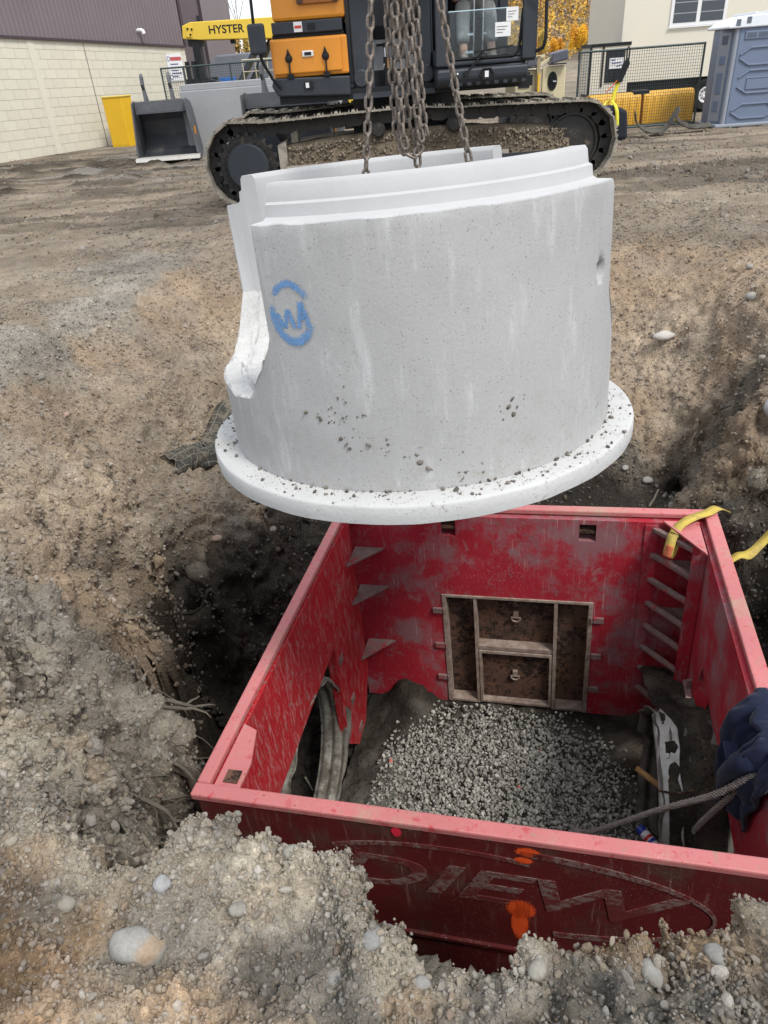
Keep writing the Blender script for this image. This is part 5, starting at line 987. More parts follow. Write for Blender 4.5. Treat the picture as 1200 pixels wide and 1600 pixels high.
sg=thing('wall_sign','white notice sign with red heading fixed near the corner of the block wall','sign',(-10.01,22.45,0),wa)
MB().b2((7.42,-.045,1.62),(8.18,-.025,2.42)).build('sign_board',M_WHITE,sg)
gR=simple('notice red print',(.45,.09,.09),.6); gP=simple('notice blue print',(.12,.12,.25),.6)
MB().b2((7.60,-.049,2.22),(8.14,-.045,2.33)).build('heading',gR,sg)
for i,(x1,z) in enumerate(((7.95,2.12),(8.0,2.03),(7.9,1.94),(8.05,1.85),(7.85,1.76))): MB().b2((7.56,-.049,z-.018),(x1,-.045,z+.018)).build('print_line',gP,sg)
MB().lathe([(.05,-.049),(.075,-.049),(.075,-.045),(.05,-.045),(.05,-.049)],20,(7.51,0,2.28),ax='y').build('symbol',gP,sg); MB().lathe([(.05,-.049),(.075,-.049),(.075,-.045),(.05,-.045),(.05,-.049)],20,(7.51,0,1.74),ax='y').build('symbol',gP,sg)
tb=thing('warehouse_block','tall purple brown clad building block standing behind the near warehouse corner','building',(-7.4,37.5,0))
MB().b2((-2.5,-3.5,-.3),(1.78,5,9)).build('cladding',M_CLAD,tb); m=MB(); m.b2((1.74,-3.56,0),(1.82,-3.48,9)); m.build('corner_trim',M_TRIM,tb); m=MB(); m.b2((1.62,-3.75,3.55),(1.74,-3.5,3.72)); m.build('wall_lamp',M_BLK,tb)
yb=thing('yellow_cabinet','tall yellow steel cabinet standing against the cream block wall','cabinet',(-7.16,25.25,0),wa-R(90)+R(12))
M_YB=simple('yellow cabinet paint',(.72,.43,.02),.45,0,.10,3,(.40,.27,.10),.08,40,.4,2.5,.64); M_YB2=simple('pale yellow lid',(.72,.55,.12),.45,0,.1)
MB().b2((-.33,-.28,0),(.33,.28,1.33)).build('cabinet_body',M_YB,yb,bevel=.015); MB().b2((-.35,-.30,1.33),(.35,.30,1.37)).build('lid',M_YB2,yb,bevel=.01); MB().b2((-.29,-.286,.06),(.29,-.28,1.28)).build('door',M_YB,yb,bevel=.004)
# ------------------------------------------------------------------ buckets and slab
M_BKT=simple('dark bucket steel',(.10,.105,.115),.55,.2,.35,3,(.19,.18,.165),.2,40,.4,3,.55); M_EDGE=simple('worn cutting edge',(.52,.50,.46),.5,.3,.2,9,(.25,.22,.18),.2,40,.4,5,.58); M_TAG=simple('orange plate',(.60,.24,.02),.5,0,.1)
def bucket(label,loc,rz,wt,wb,ht,dp):
    t=thing('excavator_bucket',label,'bucket',loc,rz,'excavator buckets left standing on the yard')
    for s_ in (-1,1):
        m=MB(); P=[(0,.10),(.05,.06),(dp*.55,.03),(dp*.85,.18),(dp,.48),(dp*.95,.8),(dp*.7,ht*.93),(.22,ht),(.02,ht*.97)]
        def sx(z): return (wb+(wt-wb)*z/ht)/2
        a=[(s_*sx(z),y,z) for y,z in P]; b=[(s_*(sx(z)+.035),y,z) for y,z in P]; n=len(P); m.add(a+b,[tuple(range(n)),tuple(range(n,2*n))[::-1]]+[((i+1)%n,i,n+i,n+(i+1)%n) for i in range(n)]); m.build('side_plate',M_BKT,t)
        MB().box((s_*(sx(.55)+.045),.30,.55),(.02,.14,.17)).build('side_tag',M_TAG,t)
        m=MB(); x=s_*wt*.27; m.prism([(.20,ht*.93),(.60,ht*.9),(.42,ht+.12),(.36,ht+.28),(.40,ht+.44),(.34,ht+.52),(.24,ht+.46),(.20,ht+.30),(.27,ht+.20),(.25,ht+.1)],'x',x-.03,x+.03); m.build('hanger_ear',M_BKT,t,bevel=.008)
    sh_=MB(); P=[(.0,.055),(dp*.55,.035),(dp*.85,.19),(dp-.01,.48),(dp*.94,.79),(dp*.69,ht*.90),(.36,ht*.93)]
    sh_.grid([[(-sx(z),y,z),(sx(z),y,z)] for y,z in P]); sh_.build('shell',M_BKT,t,solid=.025)
    MB().b2((-wt/2,.16,ht*.80),(wt/2,.20,ht*.985)).build('top_plate',M_BKT,t,bevel=.006); MB().b2((-wt/2,.13,ht*.785),(wt/2,.21,ht*.80)).build('top_lip',M_BKT,t)
    MB().prism([(-.16,.0),(.08,.0),(.08,.085),(-.14,.07)],'x',-wb/2-.05,wb/2+.05).build('cutting_edge',M_EDGE,t); return t
bucket('charcoal excavator bucket with open mouth standing beside the yellow cabinet',(-4.38,18.60,.07),R(3),1.13,1.38,1.22,1.15)
bucket('charcoal excavator bucket half hidden behind the left end of the near crawler track',(-1.38,16.6,.0),R(-12),1.75,1.85,1.32,1.2)
g=G('grey vault concrete',.85,0,.2); c=g.mix(g.noise(2,6,.65),(.27,.275,.285),(.35,.355,.365)); c=g.mix(g.step(g.noise(6,6,.7,g.co((1,1,3))),.55,.7,0,.4),c,(.40,.40,.40)); c=g.mix(g.step(g.noise(25,5,.7),.66,.72,0,.6),c,(.17,.17,.17)); g.col(c); g.bump(g.noise(40,5),.3,.006); M_VAULT=g.m
vt=thing('concrete_vault','long pale grey precast vault section standing behind the two buckets','concrete vault',(-2.2,20.2,0),R(-1))
MB().b2((-1.85,-.65,-.02),(1.95,.65,1.40)).build('vault_wall',M_VAULT,vt,bevel=.02); MB().b2((-1.82,-.58,1.40),(1.92,.62,1.53)).build('top_rebate',M_VAULT,vt,bevel=.015)
text_part('SA','blue_lettering',simple('blue crayon',(.04,.18,.42),.7),vt,(1.52,-.653,.98),(R(90),0,0),.22,.002); m=MB(); m.tube([(1.52+.14*math.cos(R(a)),-.655,.92+.11*math.sin(R(a))) for a in range(200,345,12)],.013,5,flat=.3); m.build('blue_stroke',simple('blue crayon mark',(.04,.18,.42),.7),vt)
MB().cyl((.75,-.652,1.22),(.75,-.662,1.22),.03,n=10).build('anchor_pocket',M_BLK2,vt)
# ------------------------------------------------------------------ reach stacker
M_HY=simple('reach stacker yellow',(.68,.47,.05),.45,0,.08,2,(.35,.27,.12),.08,40,.4,2,.66)
hy=thing('reach_stacker','yellow container reach stacker with lettered boom behind the grey vault','reach stacker',(-2.2,26.2,0))
MB().prism([(-2.74,2.68),(-2.70,3.0),(-2.45,3.08),(3.4,3.02),(3.4,2.46),(-.1,2.53),(-2.2,2.62)],'y',-.35,.35).build('boom',M_HY,hy,bevel=.02)
MB().prism([(-2.62,2.72),(-2.58,2.98),(-2.40,2.95),(-2.44,2.70)],'y',-.38,-.352).build('boom_plate',M_HY,hy); m=MB()
for x,z in ((-2.54,2.92),(-2.48,2.77),(-2.42,2.9)): m.cyl((x,-.38,z),(x,-.40,z),.03,n=8)
m.build('bolts',M_BLK2,hy); MB().b2((-2.62,-.3,2.48),(-2.2,.3,2.66)).build('boom_head',M_BLK2,hy); MB().b2((-2.5,-.33,1.0),(-2.28,.2,2.5)).build('spreader_post',M_BLK2,hy); MB().b2((-1.35,-.2,2.48),(-1.22,.2,2.58)).build('sensor',M_BLK2,hy)
text_part('HYSTER','boom_lettering',M_BLK2,hy,(-1.40,-.352,2.835),(R(90),R(1.2),0),.29,.004,'CENTER',1.05)
for x0,x1,y in ((-1.28,-.25,-.25),(-.95,.05,.15)):
    m=MB(); m.cyl((x0,y,1.35),(x1,y,2.75),.10,n=14); cy=m.build('lift_cylinder',M_BLK,hy,smooth=40); MB().cyl((x0+.6,y,2.16),(x1+.05,y,2.80),.055,n=12).build('rod',M_CHROME,cy,smooth=40)
MB().b2((-1.05,-.9,.95),(3.2,1.6,1.42)).build('chassis',M_HY,hy,bevel=.03); MB().b2((-3.2,-.5,.5),(3.2,1.4,.95)).build('axle_frame',M_BLK2,hy)
for x,y in ((-2.05,-1.0),(-2.05,1.5),(2.4,-1.0),(2.4,1.5)):
    m=MB(); m.lathe([(.30,-.22),(.62,-.24),(.74,-.16),(.76,0),(.74,.16),(.62,.24),(.30,.22)],36,(x,y,.76),ax='y'); wh_=m.build('tyre',M_RUB,hy,smooth=50); MB().lathe([(0,-.15),(.28,-.17),(.31,-.20),(.31,.2),(0,.18)],20,(x,y,.76),ax='y').build('rim',M_HY,wh_,smooth=40)
MB().prism([(-2.75,1.25),(-2.5,1.5),(-2.05,1.62),(-1.6,1.5),(-1.35,1.25),(-1.40,1.22),(-1.65,1.44),(-2.05,1.54),(-2.45,1.44),(-2.70,1.22)],'y',-1.3,-.7).build('mudguard',M_BLK2,hy)
m=MB()
for x in (-1.0,-.62,-.25,.3): m.tube([(x,-.88,1.42),(x,-.88,2.02)],.018,6)
m.tube([(-1.0,-.88,2.02),(.4,-.88,2.0)],.018,6); m.tube([(-1.0,-.88,1.72),(.4,-.88,1.70)],.014,6); m.build('handrail',simple('cream rail paint',(.55,.50,.38),.5),hy,smooth=60)
m=MB(); 
for x in (-2.75,-2.55,-2.35): m.b2((x-.05,-.45,1.35),(x+.05,-.25,2.1))
m.b2((-2.85,-.4,1.45),(-1.9,-.2,1.65)); m.build('hydraulic_block',M_BLK2,hy)
# ------------------------------------------------------------------ covered truck behind, hedge, bare tree
tk=thing('covered_truck','blue truck with a rounded grey tarpaulin load parked behind the reach stacker','truck',(-3.9,33.5,0))
MB().prism([(-1.6,1.45),(-1.55,2.05),(-1.2,2.36),(.9,2.40),(1.6,2.15),(1.8,1.45)],'y',-.8,1.2).build('tarpaulin',simple('grey tarpaulin',(.17,.18,.21),.45,0,.3,2),tk,bevel=.06)
MB().b2((-1.65,-.9,1.0),(1.9,1.25,1.47)).build('truck_body',simple('truck blue',(.02,.07,.22),.4),tk,bevel=.03); MB().b2((-1.2,-.93,1.1),(-.55,-.9,1.62)).build('blue_tank',simple('bright blue',(.03,.16,.50),.4),tk,bevel=.02)
for x in (-1.0,1.2): MB().lathe([(0,-.15),(.3,-.15),(.48,-.13),(.5,0),(.48,.13),(0,.15)],24,(x,-.75,.5),ax='y').build('wheel',M_RUB,tk,smooth=40)
M_MESHW=simple('fence wire',(.055,.07,.07),.6,.3)
def fence(label,loc,rz,Wd,z0,z1,nx_,nz_,posts,mat,sag=0):
    t=thing('fence_panel',label,'fence panel',loc,rz,'temporary wire fence panels round the yard')
    m=MB()
    for i in range(1,nx_): x=Wd*i/nx_; m.bar((x,0,z0),(x,0,z1),.006,.006)
    for j in range(1,nz_): z=z0+(z1-z0)*j/nz_; m.bar((0,.006,z),(Wd,.006,z),.006,.006)
    o=m.build('wire_mesh',mat,t); o['kind']='stuff'
    for x in posts: MB().tube([(x,0,z0-.06),(x,0,z1+.02)],.024,8).build('post',M_FPOST,t,smooth=60)
    MB().tube([(0,0,z1),(Wd,0,z1)],.022,8).build('top_rail',M_FPOST,t,smooth=60); MB().tube([(0,0,z0),(Wd,0,z0)],.022,8).build('bottom_rail',M_FPOST,t,smooth=60)
    return t
M_FPOST=simple('dark green grey fence pipe',(.055,.075,.075),.5,.3,.2,6)
fence('dark wire fence panel in front of the yellow barrier and site trailer',(4.90,17.6,0),R(0),2.66,.08,1.555,52,26,(0,2.66),M_MESHW)
MB().tube([(7.56,17.6,1.57),(7.68,17.5,1.60)],.022,8).build('clamp',M_FPOST,bpy.data.objects['fence_panel'])
MB().tube([(4.9,17.6,.60),(7.5,17.6,.62)],.02,8)
f2=fence('low wire fence panel running from the warehouse corner past the reach stacker',(-5.12,22.9,0),R(-3.5),3.3,.5,1.93,56,24,(0,.62,1.9,3.3),M_MESHW)
for px_ in (1.75,2.05): 
    pass
st_=thing('steel_stake','thin dark steel stake standing on gravel behind the excavator cab','stake',(2.05,17.5,0)); MB().cyl((0,0,-.1),(0,0,.62),.02,n=8).build('rod',M_FPOST,st_)
# ------------------------------------------------------------------ light tower
M_CRM=simple('cream machine paint',(.55,.48,.31),.5,0,.06,3,(.35,.27,.15),.08,40,.4,4,.66)
lt=thing('light_tower','cream mobile light tower with cable reel and two dark folded lamp heads','light tower',(3.37,14.8,0))
MB().b2((-.46,-.30,.38),(.44,.6,1.37)).build('cabinet',M_CRM,lt,bevel=.02); MB().b2((.02,-.325,.40),(.42,-.30,1.40)).build('front_panel',M_CRM,lt,bevel=.01)
cp_=MB().b2((-.40,-.315,1.10),(-.20,-.30,1.33)).build('control_panel',M_BLK2,lt)
for x,z in ((-.36,1.28),(-.30,1.28),(-.24,1.28),(-.36,1.21),(-.26,1.17)): MB().cyl((x,-.325,z),(x,-.315,z),.014,n=8).build('gauge',M_WHITE if z<1.2 else M_GREYP,cp_)
m=MB(); m.lathe([(.0,-.36),(.03,-.36),(.04,-.34),(.13,-.345),(.14,-.33)],24,(.20,0,1.17),ax='y'); m.v=[(.20+(x-.20)*.62,y,1.17+(z-1.17)*1.05) for x,y,z in m.v]
for k in range(5): m.bar((.155+k*.022,-.352,1.06),(.155+k*.022,-.352,1.28),.006,.012)
m.build('cable_reel',M_BLK2,lt,smooth=40); MB().bar((.20,-.37,1.17),(.26,-.37,1.165),.02,.02).build('crank',M_CHROME,lt)
m=MB(); m.b2((-.10,-.40,.30),(-.04,-.34,1.56)); m.build('mast',simple('rusty cream mast',(.34,.27,.16),.6,0,.35,9,(.12,.07,.03),.3,40,.4,7,.5),lt); MB().b2((-.14,-.41,.9),(-.02,-.33,1.0)).build('mast_clamp',M_RUSTF,lt); MB().b2((-.08,-.42,1.02),(-.05,-.40,1.30)).build('mast_label',M_YB,lt)
m=MB(); m.bar((-.07,-.36,1.40),(-.25,-.30,1.50),.05,.04); m.bar((-.07,-.36,1.42),(.22,-.28,1.54),.05,.04); m.bar((-.2,-.36,1.54),(.05,-.3,1.56),.04,.04); m.build('lamp_arms',M_CRM,lt)
for x0,x1,z,tl in ((-.30,-.10,1.47,0),(.13,.44,1.50,-.12)):
    m=MB(); m.prism([(x0,z-.07),(x0+.03,z+.09),(x1-.03,z+.10-tl*.3),(x1,z-.05-tl*.3)],'y',-.45,-.12); h_=m.build('lamp_head',simple('lamp housing',(.09,.095,.12),.4,.1),lt,bevel=.02); MB().b2((x0+.03,-.43,z-.085),(x1-.03,-.14,z-.068)).build('lamp_lens',M_BLK2,h_)
MB().b2((.46,-.2,.42),(.72,.4,.83)).build('fuel_tank',simple('slate tank',(.16,.18,.23),.5),lt,bevel=.03); MB().b2((-.62,-.1,.40),(-.47,.4,.66)).build('battery_box',simple('slate box',(.16,.17,.22),.5),lt,bevel=.02)
MB().b2((-.5,-.25,.25),(.75,.55,.38)).build('trailer_frame',M_BLK2,lt)
for y in (-.4,.7): MB().lathe([(0,-.09),(.2,-.09),(.29,-.07),(.30,0),(.29,.07),(0,.09)],20,(.1,y,.3),ax='y').build('wheel',M_RUB,lt,smooth=40)
# ------------------------------------------------------------------ site trailer
M_TRL=simple('cream trailer siding',(.66,.62,.52),.6,0,.03,1.2,(.45,.40,.30),.05,30,.3,1,.7)
tr_=thing('site_trailer','cream site office trailer with white framed window behind the fence','office trailer',(6.88,21.0,0),R(0))
MB().b2((0,0,.82),(9,3.0,3.9)).build('trailer_body',M_TRL,tr_); MB().b2((.1,.1,.52),(9,2.9,.82)).build('chassis',M_BLK2,tr_); MB().b2((-.03,-.03,3.9),(9.1,3.1,4.0)).build('roof',M_WHITE,tr_)
wn=MB().b2((1.15,-.03,1.93),(2.55,.02,3.05)).build('window_frame',M_WHITE,tr_,bevel=.01)
g=G('window glass',.08,0,.6); g.col((.035,.045,.055)); M_WGL=g.m
for x0,x1 in ((1.23,1.80),(1.90,2.47)):
    p_=MB().b2((x0,-.036,2.01),(x1,-.028,2.98)).build('pane',M_WGL,wn)
    for z in (2.20,2.42,2.64,2.84): MB().b2((x0,-.039,z-.008),(x1,-.0365,z+.012)).build('blind_slat',M_GREYP,p_)
MB().b2((1.13,-.05,1.90),(2.57,-.03,1.93)).build('window_sill',M_WHITE,tr_)
for x in (2.35,3.25,4.15):
    m=MB(); m.lathe([(.16,-.10),(.33,-.12),(.37,-.08),(.38,0),(.37,.1),(.16,.1)],28,(x,.12,.40),ax='y'); wt_=m.build('tyre',M_RUB,tr_,smooth=45); m=MB(); m.lathe([(0,-.06),(.05,-.09),(.06,-.05),(.13,-.04),(.17,-.11),(.19,-.10),(.19,.05)],24,(x,.12,.40),ax='y'); rm_=m.build('rim',M_WHITE,wt_,smooth=40)
    m=MB()
    for k in range(8): a=2*math.pi*k/8; m.cyl((x+.10*math.cos(a),.06,.40+.10*math.sin(a)),(x+.10*math.cos(a),.09,.40+.10*math.sin(a)),.018,n=6)
    m.build('rim_holes',M_BLK2,rm_)
gb=thing('generator_box','small cream equipment box with black grille door and white notice at the trailer end','generator',(6.5,20.6,0))
MB().prism([(-.46,.62),(-.46,1.66),(.50,1.68),(.50,.62)],'y',0,.9).build('housing',M_TRL,gb,bevel=.01); m=MB(); m.b2((-.50,-.02,1.63),(.50,.92,1.70)); m.b2((-.20,-.03,.78),(-.16,0,1.68)); m.b2((-.52,-.03,.62),(-.47,.0,1.66)); m.build('black_trim',M_BLK2,gb)
dr_=MB().b2((-.10,-.02,.86),(.36,.0,1.56)).build('grille_door',M_BLK2,gb)
for k in range(11): MB().b2((-.08+k*.04,-.032,.88),(-.065+k*.04,-.02,1.54)).build('louvre',M_BLK,dr_)
nt_=MB().b2((-.02,-.042,1.15),(.33,-.033,1.38)).build('paper_notice',M_WHITE,dr_)
for k,(a,b) in enumerate(((.02,.12),(.04,.28),(.16,.30))): MB().bar((a,-.0445,1.33-.065*k),(b,-.0445,1.335-.055*k),.004,.024).build('print_line',gP,nt_)
MB().b2((-.45,.1,.0),(.45,.8,.62)).build('stand',M_BLK2,gb)
# ------------------------------------------------------------------ yellow barrier
M_BAR=simple('yellow barrier plastic',(.68,.36,.028),.5,0,.12,3,(.42,.28,.10),.06,30,.4,2,.64)
yt=thing('plastic_barrier','long yellow moulded plastic barrier behind the wire fence','barrier',(6.68,18.75,0))
for x0,x1 in ((-1.20,-.03),(.03,1.20)):
    P=[]; n=28
    for i in range(n+1):
        x=x0+(x1-x0)*i/n; P.append((x,.015*math.cos(2*math.pi*i/4.)))
    m=MB(); m.grid([[(x,-.30+y,.0) for x,y in P],[(x,-.28+y,.30) for x,y in P],[(x,-.24+y,.60) for x,y in P],[(x,-.17,.685) for x,y in P],[(x,.0,.70) for x,y in P],[(x,.2,.66) for x,y in P],[(x,.28,.0) for x,y in P]])
    for xx in (x0,x1): m.add([(xx,-.30,0),(xx,-.28,.30),(xx,-.24,.60),(xx,-.17,.685),(xx,0,.70),(xx,.2,.66),(xx,.28,0)],[(0,1,2,3,4,5,6)])
    m.build('barrier_half',M_BAR,yt,smooth=35)
MB().b2((-.20,-.2,.64),(.16,.1,.735)).build('coupling',M_BLK2,yt,bevel=.02); MB().b2((-1.15,-.33,.02),(1.15,-.31,.05)).build('foot_strip',M_FPOST,yt)
# bag with yellow handles, strap with black grip
bg_=thing('tool_bag','black tool bag with yellow webbing handles standing at the fence foot','bag',(5.15,16.2,0))
m=MB(); m.prism([(-.42,.0),(-.44,.40),(-.34,.60),(.10,.62),(.34,.52),(.40,.0)],'y',-.25,.25); m.build('bag_body',simple('black bag cloth',(.012,.014,.024),.8,0,.3,8),bg_,bevel=.06)
for a in (-1,): ribbon(MB(),[(-.22,-.27,.28),(-.20,-.27,.55),(-.10,-.20,.70),(.02,-.20,.70),(.10,-.27,.55),(.14,-.27,.26)],[(1,0,0),(1,0,0),(.8,0,.5),(.8,0,-.5),(1,0,0),(1,0,0)],.07).build('handle_strap',simple('lemon webbing',(.72,.66,.06),.7),bg_,smooth=180,solid=.01)
sp_=thing('hanging_strap','yellow ratchet strap with a black grip hooked on the wire fence','strap',(5.62,17.45,0))
M_LEM=simple('lemon strap',(.72,.62,.05),.7)
ribbon(MB(),[(-.12,-.25,.12),(-.05,-.12,.40),(.03,-.06,.75),(.10,-.05,.98)],[(1,0,0)]*4,.085).build('strap',M_LEM,sp_,smooth=180,solid=.008)
MB().prism([(.04,.95),(.17,.98),(.30,1.30),(.24,1.40),(.16,1.32)],'y',-.09,-.03).build('grip',M_BLK2,sp_,bevel=.015); m=MB(); m.tube([(.22,-.06,1.34),(.21,-.06,1.56),(.235,-.06,1.60),(.27,-.06,1.56),(.26,-.06,1.34)],.014,6); m.build('hook_loop',M_BLK2,sp_,smooth=60); MB().b2((-.16,-.35,.02),(.05,-.2,.30)).build('ratchet',simple('navy ratchet',(.012,.018,.045),.6),sp_,bevel=.03)
MB().tube([(.06,-.07,1.0),(-.02,-.07,.92),(-.16,-.07,.80)],.012,6).build('orange_cord',simple('orange cord',(.65,.13,.02),.7),sp_,smooth=60)
# curled scrap of culvert steel
sc_=thing('scrap_culvert','curled strip of torn corrugated culvert steel lying on the dirt by the barrier','scrap metal',(6.35,16.35,.02))
def curl(xs,zs,wd_,dy):
    n=60; rows=[]
    for i in range(n+1):
        f=i/n; x=np.interp(f,np.linspace(0,1,len(xs)),xs); z=np.interp(f,np.linspace(0,1,len(zs)),zs); row=[]
        for k in range(25): q=k/24; row.append((x+.10*q-.04*math.sin(f*9),-wd_*.5+wd_*q+dy,max(.0,z+.016*math.sin(q*2*math.pi*6)+.05*q)))
        rows.append(row)
    return MB().grid(rows)
curl([-.62,-.55,-.42,-.25,-.05,.10,.22,.30],[.40,.24,.10,.035,.04,.12,.26,.42],.42,0).build('curled_sheet',M_GALVD,sc_,smooth=60,solid=.008)
curl([.30,.36,.42,.55,.8,1.05],[.34,.22,.12,.06,.04,.06],.25,.1).build('torn_tail',M_GALVD,sc_,smooth=60,solid=.008)
# ------------------------------------------------------------------ portable toilet
M_POT=simple('slate blue toilet plastic',(.145,.185,.265),.45,0,.06,1.5,(.20,.20,.20),.05,30,.4,3,.68); M_POTD=simple('dark slate recess',(.09,.11,.15),.5); M_POTW=simple('white translucent roof',(.72,.76,.80),.45,0,.04); M_POTL=simple('grey door frame plastic',(.26,.28,.32),.5,0,.05)
pt_=thing('portable_toilet','slate blue portable toilet with ribbed white roof at the right edge of the yard','portable toilet',(7.78,16.75,0),R(-4))
MB().prism([(0,.10),(.10,0),(1.12,0),(1.2,.1),(1.2,1.12),(.06,1.12),(-.10,.9),(-.12,.35)],'z',.06,1.76).build('cabin',M_POT,pt_,bevel=.015)
MB().b2((-.12,-.03,0),(1.24,1.15,.07)).build('skid_base',M_POTL,pt_,bevel=.02)
for z0,z1,x0,x1 in ((.16,.42,.16,1.08),(.62,1.02,.2,1.05),(1.12,1.42,.16,1.08)):
    zm=(z0+z1)/2; 
    for zz,dz in ((z0,-1),(z1,1)):
        pts=[(x0,zz-dz*.12),(x0+.20,zz),(x1-.20,zz),(x1,zz-dz*.12)] 
        m=MB()
        for a,b in zip(pts[:-1],pts[1:]): m.bar((a[0],-.012,a[1]),(b[0],-.012,b[1]),.032,.028,(0,1,0))
        m.build('panel_rib',M_POT,pt_,bevel=.008)
fr=MB().b2((.38,-.018,.68),(.86,.0,.90)).build('panel_plaque',M_POT,pt_,bevel=.01); MB().b2((.40,-.022,.875),(.84,-.018,.89)).build('plaque_edge',M_POTD,fr)
vn_=MB().b2((.20,-.02,1.56),(1.12,.0,1.70)).build('vent_frame',M_POT,pt_,bevel=.008)
for k in range(4): MB().b2((.24+k*.22,-.024,1.59),(.42+k*.22,-.02,1.67)).build('vent_grille',M_POTD,vn_)
MB().cyl((.05,.05,.05),(.05,.05,1.76),.05,n=12).build('corner_post',M_POTL,pt_,smooth=60); MB().cyl((-.10,.40,.05),(-.10,.40,1.75),.045,n=12).build('corner_post',M_POTL,pt_,smooth=60)
dr2=MB().prism([(.0,.13),(-.10,.36),(-.125,.36),(-.03,.12)],'z',.12,1.70).build('door',M_POTL,pt_)
for z0,z1 in ((.3,.5),(.62,1.0),(1.15,1.3),(1.5,1.65)): MB().prism([(-.045,.18),(-.10,.32),(-.125,.32),(-.065,.18)],'z',z0,z1).build('door_panel',M_POTD if z1>1.6 else M_POT,dr2,bevel=.006)
m=MB(); m.prism([(-.16,1.76),(1.26,1.76),(1.26,1.80),(1.12,1.97),(.30,1.97),(.02,1.90),(-.16,1.80)],'y',-.05,1.17); rf=m.build('roof',M_POTW,pt_,bevel=.03)
for x in (.34,.56,.78,1.0): MB().prism([(x-.03,1.80),(x+.03,1.80),(x+.022,2.01),(x-.022,2.01)],'y',-.035,1.15).build('roof_rib',M_POTW,rf,bevel=.015)
for x0,z0 in ((.17,1.83),(-.03,1.80)): MB().b2((x0,-.056,z0),(x0+.085,-.045,z0+.11)).build('roof_vent',simple('grey vent',(.13,.15,.18),.5),rf)
# ================================================================== TREES AND WOODED HILL
def leafmat(name,cols,rough=.7):
    g=G(name,rough,0,.2); at=g.attr('Col').outputs['Color']; g.col(g.mix(1.,at,g.mix(g.noise(1.5,3),(.75,.75,.75),(1.25,1.25,1.25)),'MULTIPLY')); g.set('Subsurface Weight',0.); return g.m
M_LEAF=leafmat('autumn leaves',None); M_BARK=simple('grey bark',(.13,.115,.10),.9,0,.3,8)
YEL=np.array([(.80,.46,.04),(.78,.40,.035),(.70,.46,.08),(.62,.30,.04),(.55,.42,.12)]); OLV=np.array([(.40,.31,.11),(.50,.37,.10),(.34,.25,.10),(.46,.30,.09)]); GRN=np.array([(.055,.065,.03),(.075,.08,.035),(.10,.095,.04)])
def leafcloud(cen,rad,n,size,pal,lump=7,seed=0):
    """many leaf-clump faces through lumps of a crown; returns V,F,colours"""
    rg=np.random.default_rng(seed); L=rg.normal(size=(lump,3)); L/=np.linalg.norm(L,axis=1,keepdims=True); L*=rg.uniform(.25,.75,(lump,1)); lr=rg.uniform(.25,.5,lump)
    k=rg.integers(0,lump,n); d=rg.normal(size=(n,3)); d/=np.linalg.norm(d,axis=1,keepdims=True); P=L[k]+d*(lr[k]*rg.random(n)**.4)[:,None]
    P=P*np.array(rad)+np.array(cen); q=rg.normal(size=(n,3)); q/=np.linalg.norm(q,axis=1,keepdims=True); r_=np.cross(q,rg.normal(size=(n,3))); r_/=np.linalg.norm(r_,axis=1,keepdims=True); s=size*rg.uniform(.6,1.4,(n,1))
    V=np.stack([P+q*s,P+r_*s*.8,P-q*s,P-r_*s*.8],1).reshape(-1,3); F=np.arange(4*n).reshape(-1,4)
    c=pal[rg.integers(0,len(pal),lump)][k]*rg.uniform(.7,1.25,(n,1)); return V,F,np.repeat(c,4,0)
def tree(label,x,y,h,wd_,pal,seed,group=None,cat='tree',zbase=0,leaf=.35,n=900):
    t=thing('autumn_tree',label,cat,(x,y,zbase),0,group); rg=random.Random(seed)
    m=MB(); m.tube([(0,0,-.3),(.03*h*.3,0,h*.3),(.0,.02*h,h*.62),(.01*h,0,h*.85)],[h*.022,h*.018,h*.010,h*.003],7)
    for k in range(8):
        z=h*rg.uniform(.22,.7); a=rg.uniform(0,6.28); L=wd_*rg.uniform(.4,.8)*(1-z/h*.5); m.tube([(0,0,z),(math.cos(a)*L*.5,math.sin(a)*L*.5,z+L*.45),(math.cos(a)*L,math.sin(a)*L,z+L*.95)],[h*.008,h*.005,h*.002],5)
    m.build('trunk',M_BARK,t,smooth=60)
    V,F,c=leafcloud((0,0,h*.60),(wd_*.62,wd_*.62,h*.50),n,leaf,pal,11,seed); o=npmesh('crown',V,F,M_LEAF,c,False); o.parent=t; return t
TG='autumn trees beyond the yard'
for i,(x,y,h,w_,p,lb) in enumerate([(41.5,150,6.2,3.4,YEL[:2],'brightest golden tree right of centre among the autumn trees beyond the light tower'),(35.0,140,3.9,2.4,YEL[1:4],'short golden orange tree just right of the cab in the autumn tree line'),(38.2,165,6.2,3,YEL[2:],'pale yellow tree behind the golden ones in the autumn tree line'),
  (44.6,158,6.2,3.3,OLV,'olive brown tree at the right of the autumn tree line'),(32.0,150,5.4,3.2,YEL[1:],'tall yellow tree close beside the excavator cab'),(48.0,168,5.6,2.8,OLV,'tallest olive tree next to the trailer roof edge'),(46.6,146,4.8,2.6,YEL[:3],'small golden tree in front of the trailer end'),(29.5,165,5,2.8,YEL[2:],'yellow tree partly hidden by the excavator cab'),(52.5,160,5.5,3,YEL,'yellow tree hidden mostly by the trailer')]):
    tree(lb,x,y,h,w_,p,100+i,TG,zbase=-.2,leaf=.10,n=4200)
BL=['olive brush bush at the left end of the gap under the boom','second brush bush from the left under the boom','middle brush bush under the boom','brush bush behind the lift cylinder','brush bush right of the lift cylinder','brush bush behind the storage box','brush bush hidden behind the warehouse block edge']
